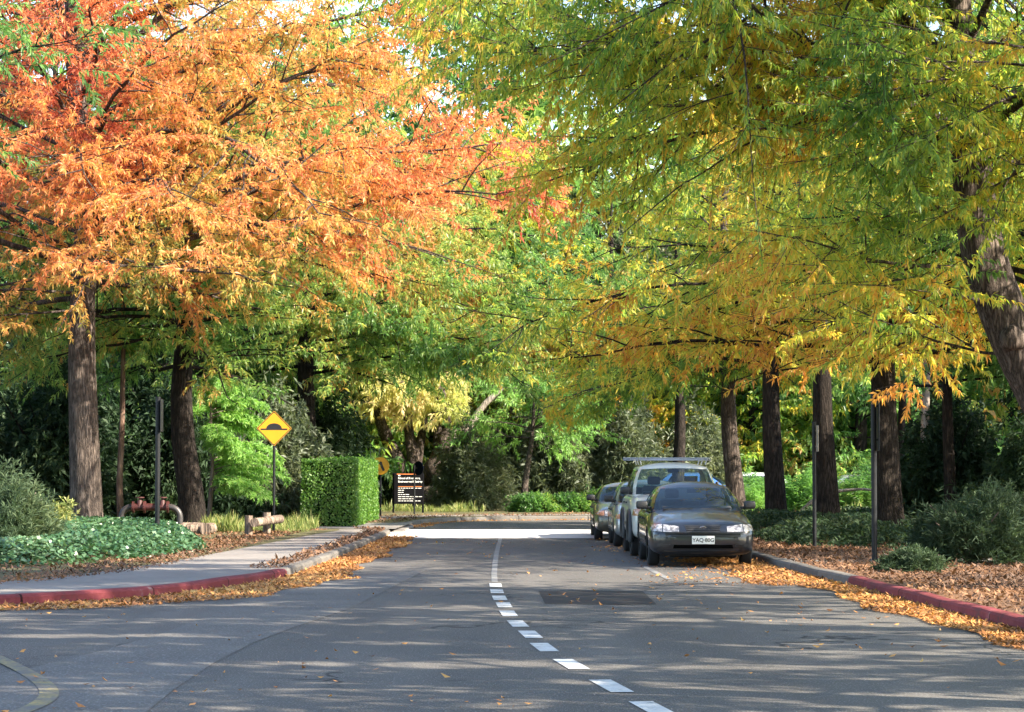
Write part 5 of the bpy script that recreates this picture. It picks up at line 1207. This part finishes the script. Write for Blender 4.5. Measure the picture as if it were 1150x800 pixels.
# the sedan
sedan = dict(name='sedan', L=4.76, W=1.79, H=1.42, belt=.93, hood_front=.735, hood_cowl=.93, wind_y=1.22, rear_y=4.0, deck=.99, roof_f=2.02, roof_b=3.30, gw=.80, rw=.60, bp=2.52, axle_f=.92, axle_r=3.60,
             lamp=(.40, .665, .575, .71, .035), grille=(.31, .585, .70), paint='paint_dark', ind='lamp', mirror='black_trim', mould='black_trim',
             intakes=[(-.50, .50, .315, .375, 'void_black'), (-.76, .76, .548, .558, 'void_black')], strips=[(-.80, .80, .505, .54), (-.76, -.54, .345, .385), (.54, .76, .345, .385), (-.64, .64, .265, .285)], strip_mat='paint_dark', gc=.19)
car, patch = make_car(sedan); tag(car, 'dark green grey sedan parked nearest, facing the camera', 'car', GC); place(car, 3.17, 39.95)
# number plate and badge
bm = bmesh.new(); addbox(bm, (0, -.018, .455), (.375, .012, .135), bev=.004); pl = bmobj('number_plate', bm, M['plate'], car)
text('YAQ·80G', .088, 0, .425, -.0255, 'sign_black', pl, align='CENTER', bold=.0015)
bm = bmesh.new()
def ring3(bm, cx, cz, rx, rz, y, r=.004, n=20):
    for t in range(n):
        a0, a1 = 2 * math.pi * t / n, 2 * math.pi * (t + 1) / n
        addcyl(bm, (cx + rx * math.cos(a0), y, cz + rz * math.sin(a0)), (cx + rx * math.cos(a1), y, cz + rz * math.sin(a1)), r, seg=5)
yb = .052
ring3(bm, 0, .645, .055, .036, yb); ring3(bm, 0, .645, .018, .034, yb - .002); ring3(bm, 0, .662, .040, .014, yb - .002)
bmobj('badge', bm, M['chrome'], car)
# four wheel drive
suv = dict(name='wagon', L=4.55, W=1.83, H=1.77, belt=1.14, hood_front=1.00, hood_cowl=1.14, wind_y=1.18, rear_y=4.40, deck=1.10, roof_f=1.78, roof_b=4.05, gw=.82, rw=.66, bp=2.35, axle_f=.82, axle_r=3.45, tyre=.37, tw=.24,
           lamp=(.50, .70, .74, .90, .0), grille=(.45, .74, .90), paint='paint_cream', mirror='black_trim', mould='black_trim', intakes=[(-.80, .80, .42, .60, 'void_black')], gc=.32, sup=7)
car2, _ = make_car(suv); tag(car2, 'tall off white four wheel drive wagon with a roof rack', 'car', GC); place(car2, 3.13, 44.75)
bm = bmesh.new()
for s in (-1, 1): addcyl(bm, (s * .68, 1.85, 1.845), (s * .68, 3.95, 1.845), .012, seg=8)
for y in (1.9, 2.4, 2.9, 3.4, 3.9): addcyl(bm, (-.98 if y < 2 else -.70, y, 1.845), (.70, y, 1.845), .012, seg=8)
addcyl(bm, (-.98, 1.9, 1.81), (.72, 1.9, 1.81), .010, seg=8)
for s in (-1, 1):
    for y in (1.95, 3.0, 3.85): addcyl(bm, (s * .62, y, 1.72), (s * .66, y, 1.845), .012, seg=8)
addbox(bm, (.0, 2.0, 1.81), (1.15, .06, .03), bev=.01)
bmobj('roof_rack', bm, M['rim'], car2)
for s in (-1, 1):
    for y in (.82, 3.45):
        P = np.array([(s * .905, y + .47 * math.cos(t), .37 + .47 * math.sin(t)) for t in np.linspace(-.2, math.pi + .2, 18)]); V, F = tube(P, [.05] * 18, 8); link('wheel_flare', npmesh('wheel_flare', V, F, smooth=True), M['black_trim'], car2)
hatch = dict(name='hatchback', L=3.95, W=1.68, H=1.42, belt=.92, hood_front=.74, hood_cowl=.92, wind_y=1.0, rear_y=3.80, deck=.93, roof_f=1.7, roof_b=3.35, gw=.76, rw=.58, bp=2.1, axle_f=.78, axle_r=3.15, tyre=.29,
             lamp=(.42, .64, .57, .70, .02), grille=(.33, .60, .69), paint='paint_silver', mirror='black_trim', intakes=[(-.5, .5, .30, .40, 'void_black')])
car3, _ = make_car(hatch); tag(car3, 'silver hatchback tucked behind the four wheel drive', 'car', GC); place(car3, 2.97, 50.3)
bm = bmesh.new(); addbox(bm, (0, -.014, .45), (.37, .012, .13), bev=.004); bmobj('number_plate', bm, M['plate'], car3)
sed2 = dict(sedan); sed2.update(name='sedan', L=4.2, W=1.66, H=1.34, paint='paint_gold', rear_y=3.6, axle_r=3.2, roof_b=2.95, gw=.74, rw=.56, lamp=(.40, .60, .56, .69, .0), ind='amber', deck=.93, belt=.89, hood_cowl=.89, hood_front=.72, intakes=[(-.5, .5, .3, .38, 'void_black')], strips=[])
car4, _ = make_car(sed2); tag(car4, 'dark gold sedan at the far end of the parked row', 'car', GC); place(car4, 2.72, 55.0)
bm = bmesh.new(); addbox(bm, (0, -.014, .45), (.37, .012, .13), bev=.004); bmobj('number_plate', bm, M['plate'], car4)
# cars in the car park behind the trees: copies of the hatchback and sedan
def copy_car(src, x, y, rz, mat, label):
    r = src.copy(); C.objects.link(r); r.location = (x, y, ZV); r.rotation_euler = (0, 0, rz); r['label'] = label; r['group'] = 'cars in the car park behind the trees'
    for ch in list(src.children):
        c = ch.copy(); C.objects.link(c); c.parent = r
        if ch.name.split('.')[0] in ('body', 'roof'): c.material_slots[0].link = 'OBJECT'; c.material_slots[0].material = M[mat]
        for gch in list(ch.children):
            d = gch.copy(); C.objects.link(d); d.parent = c
for (x, y, rz, mt, src, lab) in [(2.4, 104, R(150), 'paint_blue', car4, 'bright blue car glimpsed under the shrubs beside the sapling'), (9.3, 92, R(80), 'paint_blue', car3, 'blue car glimpsed just right of the sun spotted oak trunk'),
                                 (12.0, 94, R(95), 'paint_white', car3, 'white car glimpsed between the two middle right oaks'), (15.9, 95, R(90), 'paint_silver', car4, 'silver car glimpsed left of the thickest oak trunk'),
                                 (17.6, 88, R(100), 'paint_white', car3, 'white car glimpsed behind the slim pale trunk'), (-6.0, 106, R(80), 'paint_white', car4, 'white car glimpsed between hedge and sign board'), (5.0, 108, R(100), 'paint_white', car3, 'pale car glimpsed through the dark shrubs above the rear sedan')]:
    copy_car(src, x, y, rz, mt, lab)
# car park surface
sheet('car_park', [(-14, 101), (7.5, 101), (7.5, 90), (34, 90), (34, 119), (-14, 119)], 0.130, M['asphalt'])
